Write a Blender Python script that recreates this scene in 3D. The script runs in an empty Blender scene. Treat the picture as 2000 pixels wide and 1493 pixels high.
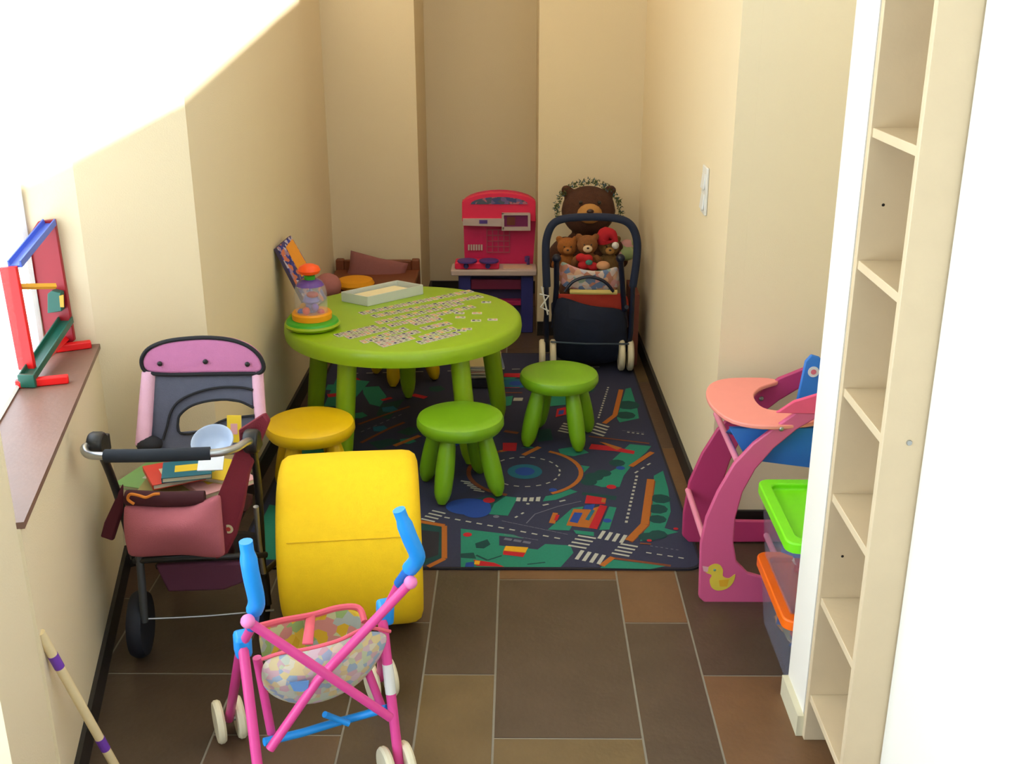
import bpy, bmesh, math, random
from mathutils import Vector, Matrix, Euler
random.seed(7)
PI = math.pi
sc = bpy.context.scene
C = bpy.context.collection

# ------------------------------------------------------------------ camera
F_PX = 2150.0; CAM_H = 1.65; PITCH = math.atan(785/F_PX); YAW = math.radians(.38)
cd = bpy.data.cameras.new('camera'); cam = bpy.data.objects.new('camera', cd); C.objects.link(cam)
cam.location = (0, 0, CAM_H); cam.rotation_euler = (PI/2-PITCH, 0, YAW)
cd.sensor_width = 36; cd.lens = 36*F_PX/2000; cd.clip_start = .02
sc.camera = cam
# ------------------------------------------------------------------ world, sun, added fill light, exposure
w = bpy.data.worlds.new('daylight'); sc.world = w; w.use_nodes = True
bg = w.node_tree.nodes['Background']
bg.inputs[0].default_value = (.75, .885, 1.0, 1); bg.inputs[1].default_value = 6.6
sd = bpy.data.lights.new('sun', 'SUN'); so = bpy.data.objects.new('sun', sd); C.objects.link(so)
sd.energy = 22; sd.angle = math.radians(1.1); sd.color = (1, .98, .94)
so.rotation_euler = Vector((-1, 1.3, -.244)).to_track_quat('-Z', 'Y').to_euler()
ld = bpy.data.lights.new('fill_light', 'AREA'); lo = bpy.data.objects.new('fill_light', ld); C.objects.link(lo)  # unseen area light added under the ceiling as warm fill
ld.shape = 'RECTANGLE'; ld.size = .9; ld.size_y = 2.4; ld.energy = 9.5; ld.color = (1, .80, .64)
lo.location = (-.15, 4.2, 2.55)
sc.view_settings.view_transform = 'Standard'; sc.view_settings.look = 'None'
sc.view_settings.gamma = 1; sc.view_settings.use_curve_mapping = False
sc.view_settings.exposure = -.3
sc.cycles.max_bounces = 8; sc.cycles.transparent_max_bounces = 12

# ------------------------------------------------------------------ pixel -> world point on a known plane
def ray(u, v):
    x = (u-1000)/F_PX; y = (746.5-v)/F_PX
    d = (x, math.cos(PITCH)+y*math.sin(PITCH), -math.sin(PITCH)+y*math.cos(PITCH))
    return Vector((d[0]*math.cos(YAW)-d[1]*math.sin(YAW), d[0]*math.sin(YAW)+d[1]*math.cos(YAW), d[2]))
O = Vector((0, 0, CAM_H))
def at_y(u, v, Y): d = ray(u, v); return O+d*(Y/d.y)
def at_z(u, v, Z=0.): d = ray(u, v); return O+d*((Z-CAM_H)/d.z)
def at_x(u, v, X): d = ray(u, v); return O+d*(X/d.x)

# ------------------------------------------------------------------ materials
def lin(c): return tuple(((x/255)/12.92 if x/255 <= .04045 else ((x/255+.055)/1.055)**2.4) for x in c)+(1,)
MATS = {}
def mat(name, col, rough=.55, var=.06, scale=30, bump=0., bscale=200, metal=0., spec=.5, coat=0, sub=0):
    if name in MATS: return MATS[name]
    m = bpy.data.materials.new(name); m.use_nodes = True; nt = m.node_tree; N = nt.nodes; L = nt.links
    b = N['Principled BSDF']; c = lin(col)
    tc = N.new('ShaderNodeTexCoord'); nz = N.new('ShaderNodeTexNoise'); nz.inputs['Scale'].default_value = scale
    nz.inputs['Detail'].default_value = 4
    L.new(tc.outputs['Object'], nz.inputs['Vector'])
    mx = N.new('ShaderNodeMix'); mx.data_type = 'RGBA'
    mx.inputs[6].default_value = tuple(x*(1-var) for x in c[:3])+(1,)
    mx.inputs[7].default_value = tuple(min(1, x*(1+var)) for x in c[:3])+(1,)
    L.new(nz.outputs['Fac'], mx.inputs[0]); L.new(mx.outputs[2], b.inputs['Base Color'])
    b.inputs['Roughness'].default_value = rough; b.inputs['Metallic'].default_value = metal
    b.inputs['Specular IOR Level'].default_value = spec; b.inputs['Coat Weight'].default_value = coat
    if bump:
        n2 = N.new('ShaderNodeTexNoise'); n2.inputs['Scale'].default_value = bscale; L.new(tc.outputs['Object'], n2.inputs['Vector'])
        bp = N.new('ShaderNodeBump'); bp.inputs['Strength'].default_value = bump; bp.inputs['Distance'].default_value = .004
        L.new(n2.outputs['Fac'], bp.inputs['Height']); L.new(bp.outputs[0], b.inputs['Normal'])
    MATS[name] = m; return m
def mat_patches(name, cols, scale=30, rough=.85, smooth=False, stretch=(1, 1, 1)):
    """fabric or print made of small coloured patches"""
    if name in MATS: return MATS[name]
    m = bpy.data.materials.new(name); m.use_nodes = True; nt = m.node_tree; N = nt.nodes; L = nt.links
    b = N['Principled BSDF']; tc = N.new('ShaderNodeTexCoord'); mp = N.new('ShaderNodeMapping'); mp.inputs['Scale'].default_value = stretch
    L.new(tc.outputs['Object'], mp.inputs[0])
    vo = N.new('ShaderNodeTexVoronoi'); vo.inputs['Scale'].default_value = scale; L.new(mp.outputs[0], vo.inputs['Vector'])
    if smooth: vo.feature = 'SMOOTH_F1'
    sp = N.new('ShaderNodeSeparateColor'); L.new(vo.outputs['Color'], sp.inputs[0])
    r = N.new('ShaderNodeValToRGB'); r.color_ramp.interpolation = 'CONSTANT'
    e = r.color_ramp.elements
    while len(e) < len(cols): e.new(.5)
    for i, c in enumerate(cols): e[i].position = i/len(cols); e[i].color = lin(c)
    L.new(sp.outputs[0], r.inputs[0]); L.new(r.outputs[0], b.inputs['Base Color']); b.inputs['Roughness'].default_value = rough
    MATS[name] = m; return m
def mat_clear(name, tint=(235, 240, 250), alpha=.25, rough=.08):
    if name in MATS: return MATS[name]
    m = bpy.data.materials.new(name); m.use_nodes = True; N = m.node_tree.nodes; L = m.node_tree.links
    b = N['Principled BSDF']; b.inputs['Base Color'].default_value = lin(tint); b.inputs['Alpha'].default_value = alpha
    b.inputs['Roughness'].default_value = rough
    MATS[name] = m; return m

wall_m = mat('cream_wall_paint', (228, 212, 179), .8, .015, 6, .15, 260)
wallw_m = mat('white_wall_paint', (240, 236, 226), .8, .01, 6)
ceil_m = mat('ceiling_paint', (240, 236, 226), .9, .01, 5)
base_m = mat('dark_baseboard_tile', (34, 32, 33), .45, .2, 15)
grout_m = mat('grout', (140, 132, 118), .9, .1, 60)
tiles_m = [mat('tile_dark_brown', (78, 62, 48), .42, .28, 9, .2, 60), mat('tile_olive_brown', (104, 84, 54), .42, .25, 9, .2, 60),
           mat('tile_umber', (92, 70, 54), .42, .25, 9, .2, 60), mat('tile_rust_brown', (112, 80, 52), .42, .22, 9, .2, 60)]
black_m = mat('black_plastic', (20, 20, 22), .45, .1)
navy_m = mat('navy_plastic', (14, 22, 48), .4, .1)
chrome_m = mat('brushed_metal', (170, 174, 176), .3, .03, metal=.9)
white_m = mat('white_plastic', (226, 226, 222), .4, .02)
lime_m = mat('lime_green_plastic', (122, 176, 22), .38, .03, coat=.1)
limet_m = mat('table_lime_plastic', (146, 184, 22), .38, .03, coat=.1)
yel_m = mat('yellow_plastic', (238, 196, 4), .4, .03, coat=.1)
foam_m = mat('yellow_foam_cover', (245, 200, 0), .8, .06, 40, .25, 500)
pink_m = mat('bright_pink_tube', (226, 74, 152), .35, .03)
sky_m = mat('sky_blue_plastic', (30, 150, 240), .4, .03)
cream_tyre_m = mat('cream_tyre', (224, 214, 184), .7, .05)

# ------------------------------------------------------------------ mesh builder
class MB:
    def __init__(s): s.v = []; s.f = []; s.m = []
    def add(s, vs, fs, mi=0):
        o = len(s.v); s.v += [Vector(v) for v in vs]; s.f += [[i+o for i in f] for f in fs]; s.m += [mi]*len(fs); return s
    def box(s, c, size, rot=(0, 0, 0), mi=0):
        R = Euler(rot).to_matrix(); h = [x/2 for x in size]
        vs = [Vector(c)+R@Vector((x*h[0], y*h[1], z*h[2])) for x in (-1, 1) for y in (-1, 1) for z in (-1, 1)]
        return s.add(vs, [(0, 1, 3, 2), (4, 6, 7, 5), (0, 4, 5, 1), (2, 3, 7, 6), (0, 2, 6, 4), (1, 5, 7, 3)], mi)
    def bx(s, a, b, mi=0):
        return s.box([(a[i]+b[i])/2 for i in range(3)], [abs(b[i]-a[i]) for i in range(3)], mi=mi)
    def tube(s, pts, r, n=10, closed=False, mi=0, cap=True):
        pts = [Vector(p) for p in pts]; k = len(pts); rs = r if isinstance(r, (list, tuple)) else [r]*k
        T = []
        for i in range(k):
            if closed: t = pts[(i+1) % k]-pts[i-1]
            else: t = pts[min(i+1, k-1)]-pts[max(i-1, 0)]
            T.append(t.normalized())
        up = Vector((0, 0, 1)) if abs(T[0].z) < .9 else Vector((1, 0, 0))
        a = T[0].cross(up).normalized(); vs = []
        for i in range(k):
            a = (a-T[i]*a.dot(T[i])).normalized(); b = T[i].cross(a)
            vs += [pts[i]+(a*math.cos(2*PI*j/n)+b*math.sin(2*PI*j/n))*rs[i] for j in range(n)]
        fs = []
        for i in range(k if closed else k-1):
            for j in range(n):
                q = (i+1) % k; fs.append((i*n+j, i*n+(j+1) % n, q*n+(j+1) % n, q*n+j))
        if not closed and cap: fs += [tuple(range(n))[::-1], tuple((k-1)*n+j for j in range(n))]
        return s.add(vs, fs, mi)
    def prism(s, outline, d, mi=0):
        """outline: 3-D points of a planar polygon, d: thickness vector"""
        o = [Vector(p) for p in outline]; d = Vector(d); n = len(o)
        return s.add([p-d/2 for p in o]+[p+d/2 for p in o],
                     [tuple(range(n))[::-1], tuple(range(n, 2*n))]+[(i, (i+1) % n, n+(i+1) % n, n+i) for i in range(n)], mi)
    def lathe(s, prof, c=(0, 0, 0), axis='Z', n=32, mi=0, M=None):
        vs = []; k = len(prof)
        for r, z in prof:
            for j in range(n):
                a = 2*PI*j/n; p = Vector((r*math.cos(a), r*math.sin(a), z))
                if axis == 'X': p = Vector((p.z, p.x, p.y))
                if axis == 'Y': p = Vector((p.x, p.z, p.y))
                if M is not None: p = M@p
                vs.append(Vector(c)+p)
        fs = [(i*n+j, i*n+(j+1) % n, (i+1)*n+(j+1) % n, (i+1)*n+j) for i in range(k-1) for j in range(n)]
        fs += [tuple(range(n))[::-1], tuple((k-1)*n+j for j in range(n))]
        return s.add(vs, fs, mi)
    def grid(s, rows, mi=0):
        n = len(rows[0]); vs = [p for r in rows for p in r]
        return s.add(vs, [(i*n+j, i*n+j+1, (i+1)*n+j+1, (i+1)*n+j) for i in range(len(rows)-1) for j in range(n-1)], mi)
    def ball(s, c, r, mi=0, n=16, R=None):
        r = r if isinstance(r, (tuple, list)) else (r, r, r); vs = []; k = n//2
        for i in range(k+1):
            th = PI*i/k
            for j in range(n):
                a = 2*PI*j/n; p = Vector((r[0]*max(math.sin(th), 1e-3)*math.cos(a), r[1]*max(math.sin(th), 1e-3)*math.sin(a), r[2]*math.cos(th)))
                if R is not None: p = R@p
                vs.append(Vector(c)+p)
        fs = [(i*n+j, (i+1)*n+j, (i+1)*n+(j+1) % n, i*n+(j+1) % n) for i in range(k) for j in range(n)]
        fs += [tuple(range(n))[::-1], tuple(k*n+j for j in range(n))]
        return s.add(vs, fs, mi)
    def mesh(s, name, mats, smooth=True):
        me = bpy.data.meshes.new(name); me.from_pydata([tuple(v) for v in s.v], [], s.f)
        for m in (mats if isinstance(mats, (list, tuple)) else [mats]): me.materials.append(m)
        for p, mi in zip(me.polygons, s.m): p.material_index = mi
        bm = bmesh.new(); bm.from_mesh(me); bmesh.ops.recalc_face_normals(bm, faces=bm.faces); bm.to_mesh(me); bm.free()
        if smooth:
            me.polygons.foreach_set('use_smooth', [True]*len(me.polygons)); me.set_sharp_from_angle(angle=math.radians(38))
        return me
    def build(s, name, mats, parent=None, smooth=True, bevel=0, solid=0, subd=0, remesh=0, seg=2):
        o = bpy.data.objects.new(name, s.mesh(name, mats, smooth)); C.objects.link(o)
        if parent is not None:
            # points were given in world space: bring them into the parent's frame
            M = world(parent).inverted(); o.data.transform(M); o.parent = parent
        if solid:
            q = o.modifiers.new('solid', 'SOLIDIFY'); q.thickness = solid; q.offset = 0
        if remesh:
            q = o.modifiers.new('remesh', 'REMESH'); q.mode = 'VOXEL'; q.voxel_size = remesh; q.use_smooth_shade = True
            q = o.modifiers.new('sm', 'SMOOTH'); q.iterations = 4
        if bevel:
            q = o.modifiers.new('bevel', 'BEVEL'); q.width = bevel; q.segments = seg; q.limit_method = 'ANGLE'; q.angle_limit = math.radians(40)
            q.harden_normals = False
        if subd:
            q = o.modifiers.new('sub', 'SUBSURF'); q.levels = subd; q.render_levels = subd
        return o
def world(o):
    M = o.matrix_basis.copy(); p = o.parent
    while p is not None: M = p.matrix_basis @ M; p = p.parent
    return M
def tag(o, label=None, cat=None, group=None, kind=None):
    if label: o['label'] = label
    if cat: o['category'] = cat
    if group: o['group'] = group
    if kind: o['kind'] = kind
    return o
def thing(name, label, cat, loc, group=None, rz=0):
    o = bpy.data.objects.new(name, None); C.objects.link(o); o.empty_display_size = .05
    o.location = loc; o.rotation_euler = (0, 0, rz)
    return tag(o, label, cat, group)
def copy_tree(o, parent=None):
    c = o.copy(); C.objects.link(c); c.parent = parent
    for ch in [x for x in bpy.data.objects if x.parent == o]: copy_tree(ch, c)
    return c
def struct(name, mb, m, **k): return tag(mb.build(name, m, **k), kind='structure')
def spline(ctrl, n=8, closed=False):
    """Catmull-Rom through control points"""
    c = [Vector(p) for p in ctrl]; out = []; k = len(c)
    for i in range(k if closed else k-1):
        p0 = c[i-1] if (closed or i > 0) else c[0]; p1 = c[i]; p2 = c[(i+1) % k]; p3 = c[(i+2) % k] if (closed or i+2 < k) else c[k-1]
        for j in range(n):
            t = j/n; out.append(.5*((2*p1)+(p2-p0)*t+(2*p0-5*p1+4*p2-p3)*t*t+(3*p1-p0-3*p2+p3)*t**3))
    if not closed: out.append(c[-1])
    return out

# ================================================================== THE ROOM
def sun_plane(x, y): return 1.322+.418*x+.134*y      # sloping light edge on the walls; unseen wall tops at right are shaped to cast it
def wall_run(mb, pts, z0, z1, t, side):
    """a wall of thickness t along a plan polyline; side=+1 thickens to the left of travel"""
    P = [Vector((p[0], p[1])) for p in pts]
    off = []
    for i in range(len(P)):
        ds = []
        if i > 0: ds.append((P[i]-P[i-1]).normalized())
        if i < len(P)-1: ds.append((P[i+1]-P[i]).normalized())
        ns = [Vector((-d.y, d.x))*side for d in ds]
        n = sum(ns, Vector((0, 0))).normalized(); off.append(P[i]+n*(t/max(.35, n.dot(ns[0]))))
    for i in range(len(P)-1):
        a, b, c, d = P[i], P[i+1], off[i+1], off[i]
        vs = [(q.x, q.y, z) for z in (z0, z1) for q in (a, b, c, d)]
        mb.add(vs, [(0, 1, 2, 3), (4, 5, 6, 7), (0, 1, 5, 4), (1, 2, 6, 5), (2, 3, 7, 6), (3, 0, 4, 7)])
    return mb
CH = 2.6
A = (-.93, 1.83); B = (-1.172, 2.9); Cc = (-.912, 3.07); D = (-.912, 4.81); D2 = (-.94, 4.82); E1 = (-.94, 5.45)
# floor of wide and narrow brown tiles
mb = MB(); mb.bx((-1.6, -1.5, -.03), (1.6, 6.3, -.0015), 4)
cols = [(-1.41, -1.06, 2.0), (-1.06, -.71, 2.36), (-.71, -.41, 2.12), (-.41, -.24, 2.60), (-.24, -.058, 2.36), (-.058, .289, 2.112), (.289, .465, 2.602), (.465, .812, 2.36), (.812, .99, 2.1), (.99, 1.34, 2.5)]
pick = {(4, 0): 0, (4, -1): 1, (5, 0): 0, (5, -1): 1, (6, 0): 3, (6, -1): 0, (7, 0): 0, (7, -1): 3, (1, 0): 0, (1, -1): 0, (2, 0): 0, (2, -1): 2, (3, 0): 2, (3, -1): 0}
for ci, (x0, x1, y0) in enumerate(cols):
    for k in range(-5, 6):
        a = y0+k*.72; b = a+.72
        if b < -1.4 or a > 6.2: continue
        g = .0028
        mb.bx((x0+g, a+g, -.002), (x1-g, b-g, 0), pick.get((ci, k), random.randrange(4)))
struct('floor', mb, tiles_m+[grout_m], smooth=False)
mb = MB(); mb.bx((-1.6, -1.6, CH), (1.35, 6.3, CH+.1)); struct('ceiling', mb, ceil_m, smooth=False)
# left: pier, window wall, angled wall, long wall
mb = MB(); mb.bx((-1.5, 1.665, 0), (-.936, 1.83, CH)); struct('wall_left', mb, wall_m, smooth=False)
mb = MB(); wall_run(mb, [A, B], 0, .688, .15, 1); wall_run(mb, [A, B], 2.25, CH, .15, 1)
struct('wall_left', mb, wall_m, smooth=False)
mb = MB(); wall_run(mb, [(-1.325, 2.862), B, Cc, D, D2, E1], 0, CH, .14, 1)
struct('wall_left', mb, wall_m, smooth=False)
# block at the back left, recessed back wall, block at the back right
mb = MB(); mb.bx((-1.15, 5.45, 0), (-.497, 6.05, CH)); mb.bx((-.497, 5.98, 0), (.089, 6.1, CH)); mb.bx((.089, 5.2, 0), (.8, 6.05, CH))
struct('wall_back', mb, wall_m, smooth=False)
# right wall, niche wall facing the camera, unseen outer wall of the niche, its top sloped to shape the sun patch
mb = MB(); wall_run(mb, [(.568, 5.3), (.603, 3.15)], 0, CH, .1, 1); wall_run(mb, [(.66, 3.15), (1.35, 3.15)], 0, 2.0, .1, 1)
struct('wall_right', mb, wall_m, smooth=False)
def sloped(mb, x0, x1, y0, y1, mi=0):  # block whose unseen top is cut to shape the sun edge
    vs = [(x, y, z) for x in (x0, x1) for y in (y0, y1) for z in (0, sun_plane(x, y))]
    mb.add(vs, [(0, 1, 3, 2), (4, 6, 7, 5), (0, 4, 5, 1), (2, 3, 7, 6), (0, 2, 6, 4), (1, 5, 7, 3)], mi)
mb = MB(); sloped(mb, 1.25, 1.35, 2.2, 3.15); struct('wall_right', mb, wall_m, smooth=False)
mb = MB(); mb.bx((-1.6, -1.6, 0), (1.0, -1.5, CH)); struct('wall_front', mb, wallw_m, smooth=False)  # unseen wall put in to hold back daylight from behind the camera
mb = MB(); mb.bx((-1.6, -1.5, 0), (-1.5, -.2, CH)); mb.bx((-1.6, -.2, 2.15), (-1.5, 1.7, CH)); struct('wall_left', mb, wallw_m, smooth=False)  # unseen wall and header added to narrow the daylight opening
mb = MB()
for (xa, ya), (xb, yb) in (((1.0, -1.5), (1.0, 2.2)), ((1.35, 2.2), (1.35, 3.2))):   # unseen strip added to limit sky light above the made-up sun opening
    vs = [(x, y, z) for x, y in ((xa, ya), (xb, yb), (xb+.08, yb), (xa+.08, ya)) for z in (sun_plane(x, y)+.6, CH)]
    mb.add(vs, [(0, 1, 3, 2), (2, 3, 5, 4), (4, 5, 7, 6), (6, 7, 1, 0), (0, 2, 4, 6), (1, 3, 5, 7)])
struct('wall_right', mb, wallw_m, smooth=False)
mb = MB(); sloped(mb, .735, 1.0, -1.5, 1.838); sloped(mb, .95, 1.0, 1.838, 2.13)
struct('wall_right', mb, wallw_m, smooth=False)
mb = MB(); sloped(mb, .66, 1.35, 2.135, 2.285); struct('wall_right', mb, wallw_m, smooth=False)
mb = MB(); mb.bx((.645, 2.125, 0), (.66, 2.285, .055)); struct('trim_1', mb, mat('cream_plinth', (214, 208, 180), .5))
# baseboards
mb = MB(); wall_run(mb, [A, B, Cc, D, D2, E1], 0, .07, .011, -1); struct('baseboard_left', mb, base_m, smooth=False)
mb = MB(); wall_run(mb, [(-.93, 5.45), (-.497, 5.45), (-.497, 5.98), (.089, 5.98)], 0, .07, .011, -1); wall_run(mb, [(.089, 5.2), (.57, 5.2)], 0, .07, .011, -1)
struct('baseboard_back', mb, base_m, smooth=False)
mb = MB(); wall_run(mb, [(.5695, 5.19), (.6033, 3.15), (1.25, 3.15)], 0, .07, .011, -1); struct('baseboard_right', mb, base_m, smooth=False)
# window over the wooden sill
def along(t, o=0, z=0):   # point on the window wall, o metres outwards
    d = Vector((B[0]-A[0], B[1]-A[1])).normalized(); n = Vector((-d.y, d.x)); p = Vector(A)+(Vector(B)-Vector(A))*t+n*o
    return Vector((p.x, p.y, z))
mb = MB(); mb.prism([along(0.0, -.008, .694), along(1, -.008, .694), along(1, .15, .694), along(0.0, .15, .694)], (0, 0, .014))
sill = struct('window_1', mb, mat('brown_wood_sill', (124, 92, 78), .45, .15, 12, .1, 80))
mb = MB()
for z, q_ in ((.706, .006), (2.2, .016)): mb.tube([along(0, .145, z), along(1, .145, z)], q_, 4)
for t in (.99,): mb.tube([along(t, .142, .7), along(t, .142, 2.24)], .010, 4)
mb.build('window_frame', white_m, sill)
mb = MB(); mb.prism([along(0, .135, .72), along(1, .135, .72), along(1, .135, 2.22), along(0, .135, 2.22)], (.002, .0005, 0))
mb.build('window_pane', mat_clear('window_glass', (250, 253, 255), .05), sill)
# switch plate on the right wall
sx = lambda y: .603+(y-3.15)*(-.035/2.15)
t = thing('light_switch', 'white light switch plate on the right-hand wall', 'light switch', (sx(3.5), 3.5, .98))
mb = MB(); mb.box((sx(3.52)-.004, 3.52, 1.02), (.008, .085, .15)); mb.build('switch_plate', white_m, t, bevel=.002)
mb = MB(); mb.box((sx(3.52)-.010, 3.52, 1.05), (.006, .05, .05), (0, .1, 0)); mb.build('rocker', white_m, t, bevel=.001)
mb = MB(); mb.box((sx(3.52)-.010, 3.52, .985), (.006, .05, .05), (0, .1, 0)); mb.build('rocker', white_m, t, bevel=.001)

# ================================================================== RUG (woven road-map play rug)
RZ = .007
rug_cols = dict(slate=(44, 47, 74), green=(30, 124, 102), dgreen=(8, 62, 62), orange=(170, 96, 30), brown=(120, 62, 34), white=(176, 176, 168), red=(176, 18, 34), blue=(28, 66, 148), yellow=(216, 160, 20), dark=(34, 32, 42), teal=(20, 96, 120), navy=(24, 30, 62), grey=(104, 104, 122))
rkeys = list(rug_cols); rmats = [mat('rug_'+k, v, .95, .12, 120, .3, 700) for k, v in rug_cols.items()]
mb = MB()
def rrect(x0, y0, x1, y1, r, n=6):
    o = []
    for cx, cy, a0 in ((x1-r, y1-r, 0), (x0+r, y1-r, 90), (x0+r, y0+r, 180), (x1-r, y0+r, 270)):
        for i in range(n+1): a = math.radians(a0+90*i/n); o.append((cx+r*math.cos(a), cy+r*math.sin(a)))
    return o
rsh = lambda x, y: (x-.020*(y-2.9)*(1 if x > 0 else 0), y)
outl = [rsh(x, y) for x, y in rrect(-.86, 2.885, .552, 4.9, .05)]
mb.prism([(x, y, .003) for x, y in outl], (0, 0, .006), rkeys.index('dark'))
inn = [rsh(x, y) for x, y in rrect(-.85, 2.893, .544, 4.89, .045)]
mb.prism([(x, y, .0062) for x, y in inn], (0, 0, .0012), rkeys.index('slate'))
lay = [0]
def rp(col, pts, px=True, lv=0):
    z = RZ+.0003*lv+lay[0]*.000004; lay[0] += 1
    p = [at_z(u, v, RZ) if px else Vector((u, v, 0)) for u, v in pts]
    mb.add([(q.x, q.y, z) for q in p], [tuple(range(len(p)))], rkeys.index(col))
def rline(col, a, b, wd, px=True, lv=1):
    p = at_z(*a, RZ) if px else Vector((*a, 0)); q = at_z(*b, RZ) if px else Vector((*b, 0)); d = (q-p).normalized(); n = Vector((-d.y, d.x, 0))*wd/2
    rp(col, [((p+n).x, (p+n).y), ((q+n).x, (q+n).y), ((q-n).x, (q-n).y), ((p-n).x, (p-n).y)], False, lv)
def dashes(a, b, n, wd=.006, col='white', px=True, duty=.5):
    p = at_z(*a, RZ) if px else Vector((*a, 0)); q = at_z(*b, RZ) if px else Vector((*b, 0))
    for i in range(n):
        s = p.lerp(q, i/n); e = p.lerp(q, (i+duty)/n); rline(col, (s.x, s.y), (e.x, e.y), wd, False, 2)
def disc(col, c, r, px=True, lv=1, n=24, r2=None):
    p = at_z(*c, RZ) if px else Vector((*c, 0)); r2 = r2 or r
    rp(col, [(p.x+r*math.cos(2*PI*i/n), p.y+r2*math.sin(2*PI*i/n)) for i in range(n)], False, lv)
def zebra(a, b, n, length, wd, dirp, px=True):
    p = at_z(*a, RZ); q = at_z(*b, RZ); d = (at_z(*dirp, RZ)-p).normalized()*length
    for i in range(n):
        s = p.lerp(q, i/(n-1)); rline('white', (s.x, s.y), ((s+d).x, (s+d).y), wd, False, 2)
def band(col, pts, wd, lv=1):
    for a, b in zip(pts[:-1], pts[1:]): rline(col, a, b, wd, True, lv)
# greens near the front
rp('green', [(900, 1033), (1003, 1045), (1050, 1062), (1114, 1066), (1120, 1080), (1095, 1108), (900, 1108)])
rp('slate', [(975, 1047), (1072, 1058), (1050, 1074), (975, 1066)], lv=1)
rp('dgreen', [(928, 1062), (952, 1054), (958, 1064), (945, 1072), (930, 1071)], lv=1)
rp('dgreen', [(898, 1082), (925, 1080), (930, 1092), (900, 1090)], lv=1)
rp('orange', [(986, 1069), (1030, 1072), (1026, 1083), (982, 1080)], lv=2)
rp('yellow', [(988, 1067), (1032, 1070), (1026, 1080), (984, 1076)], lv=2)
rp('red', [(984, 1077), (1026, 1081), (1022, 1089), (982, 1084)], lv=3)
disc('red', (913, 1045), .014, lv=2)
rp('red', [(925, 1094), (965, 1100), (985, 1108), (930, 1106)], lv=2); rp('yellow', [(928, 1096), (938, 1097), (936, 1104), (926, 1103)], lv=3)
rp('blue', [(910, 1100), (925, 1098), (926, 1108), (908, 1108)], lv=2)
rline('dgreen', (930, 1085), (952, 1095), .008); rline('dgreen', (952, 1095), (980, 1086), .006); rline('dgreen', (1030, 1103), (1065, 1099), .006)
rp('green', [(1172, 1110), (1192, 1093), (1302, 1106), (1270, 1112)]); rline('brown', (1190, 1090), (1310, 1106), .012, lv=2); rline('orange', (1175, 1106), (1197, 1089), .018, lv=2)
# main diagonal road dashes
dashes((868, 1011), (1105, 1055), 11, .007); dashes((1262, 1080), (1346, 1093), 4, .006); dashes((1270, 1067), (1330, 1076), 6, .004, 'grey')
dashes((980, 1018), (1110, 1045), 12, .003, 'grey', duty=.9); dashes((985, 1045), (1052, 1056), 10, .003, 'grey', duty=.85)
dashes((985, 1053), (1040, 1062), 3, .014, 'grey', duty=.8)
# crossing with four zebras
zebra((1129, 1047), (1110, 1066), 4, .058, .009, (1160, 1052)); zebra((1180, 1038), (1222, 1046), 4, .055, .012, (1172, 1050))
zebra((1212, 1063), (1195, 1081), 4, .055, .009, (1240, 1068)); zebra((1138, 1076), (1180, 1085), 4, .06, .012, (1129, 1089))
zebra((844, 998), (823, 1014), 4, .05, .008, (866, 1003)); zebra((1015, 966), (1053, 966), 4, .055, .014, (1012, 978))
zebra((900, 940), (925, 958), 5, .04, .008, (925, 944))
# green wedge and barrier on the left
rp('dgreen', [(815, 1022), (868, 1030), (866, 1088), (830, 1104), (815, 1100)]); rp('dark', [(822, 1036), (858, 1040), (856, 1085), (824, 1095)], lv=1)
band('orange', [(812, 1018), (868, 1028), (868, 1092), (836, 1108)], .017, 2); rline('brown', (812, 1018), (868, 1027), .02, lv=1)
# blue pond, green strips
rp('dgreen', [(880, 985), (960, 968), (1006, 965), (1005, 985), (985, 1008), (905, 1000)]); rp('green', [(1000, 962), (1010, 975), (992, 1008), (955, 1005), (965, 985)], lv=1)
disc('blue', (915, 990), .075, lv=2, r2=.06); disc('blue', (930, 996), .05, lv=2, r2=.06); disc('red', (955, 978), .02, lv=2); disc('grey', (969, 1010), .01, lv=3)
# junction road
dashes((1060, 988), (1125, 973), 2, .008, duty=.35); dashes((1006, 1012), (1030, 998), 2, .007, duty=.4); disc('white', (1031, 985), .006, lv=2)
band('grey', [(1028, 1023), (1045, 1005), (1090, 990), (1135, 980)], .004, 2)
# green around the red building
rp('green', [(1060, 980), (1070, 962), (1110, 955), (1128, 961), (1085, 977)]); rp('green', [(1070, 1035), (1118, 993), (1140, 990), (1112, 1037)])
rp('green', [(1120, 1036), (1160, 1040), (1160, 1048), (1125, 1043)]); rp('green', [(1190, 990), (1204, 992), (1190, 1035), (1170, 1036)])
rp('dgreen', [(1138, 962), (1205, 970), (1202, 978), (1136, 967)])
rp('orange', [(1120, 995), (1150, 996), (1176, 988), (1184, 992), (1164, 1034), (1106, 1027)], lv=1); rp('red', [(1172, 987), (1186, 990), (1166, 1035), (1150, 1032)], lv=3)
rp('blue', [(1122, 1002), (1138, 1003), (1128, 1023), (1112, 1020)], lv=3); rp('red', [(1146, 968), (1184, 974), (1182, 986), (1142, 984)], lv=2)
rp('blue', [(1142, 988), (1162, 986), (1158, 997), (1140, 995)], lv=3); rp('teal', [(1155, 997), (1162, 998), (1150, 1018), (1143, 1016)], lv=4); rp('orange', [(1176, 974), (1184, 976), (1182, 983), (1174, 982)], lv=3)
rp('orange', [(1080, 1002), (1090, 1003), (1084, 1024), (1072, 1022)], lv=1); rp('red', [(1086, 1006), (1093, 1007), (1088, 1018), (1082, 1017)], lv=2); disc('blue', (1186, 1018), .014, lv=3)
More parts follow.
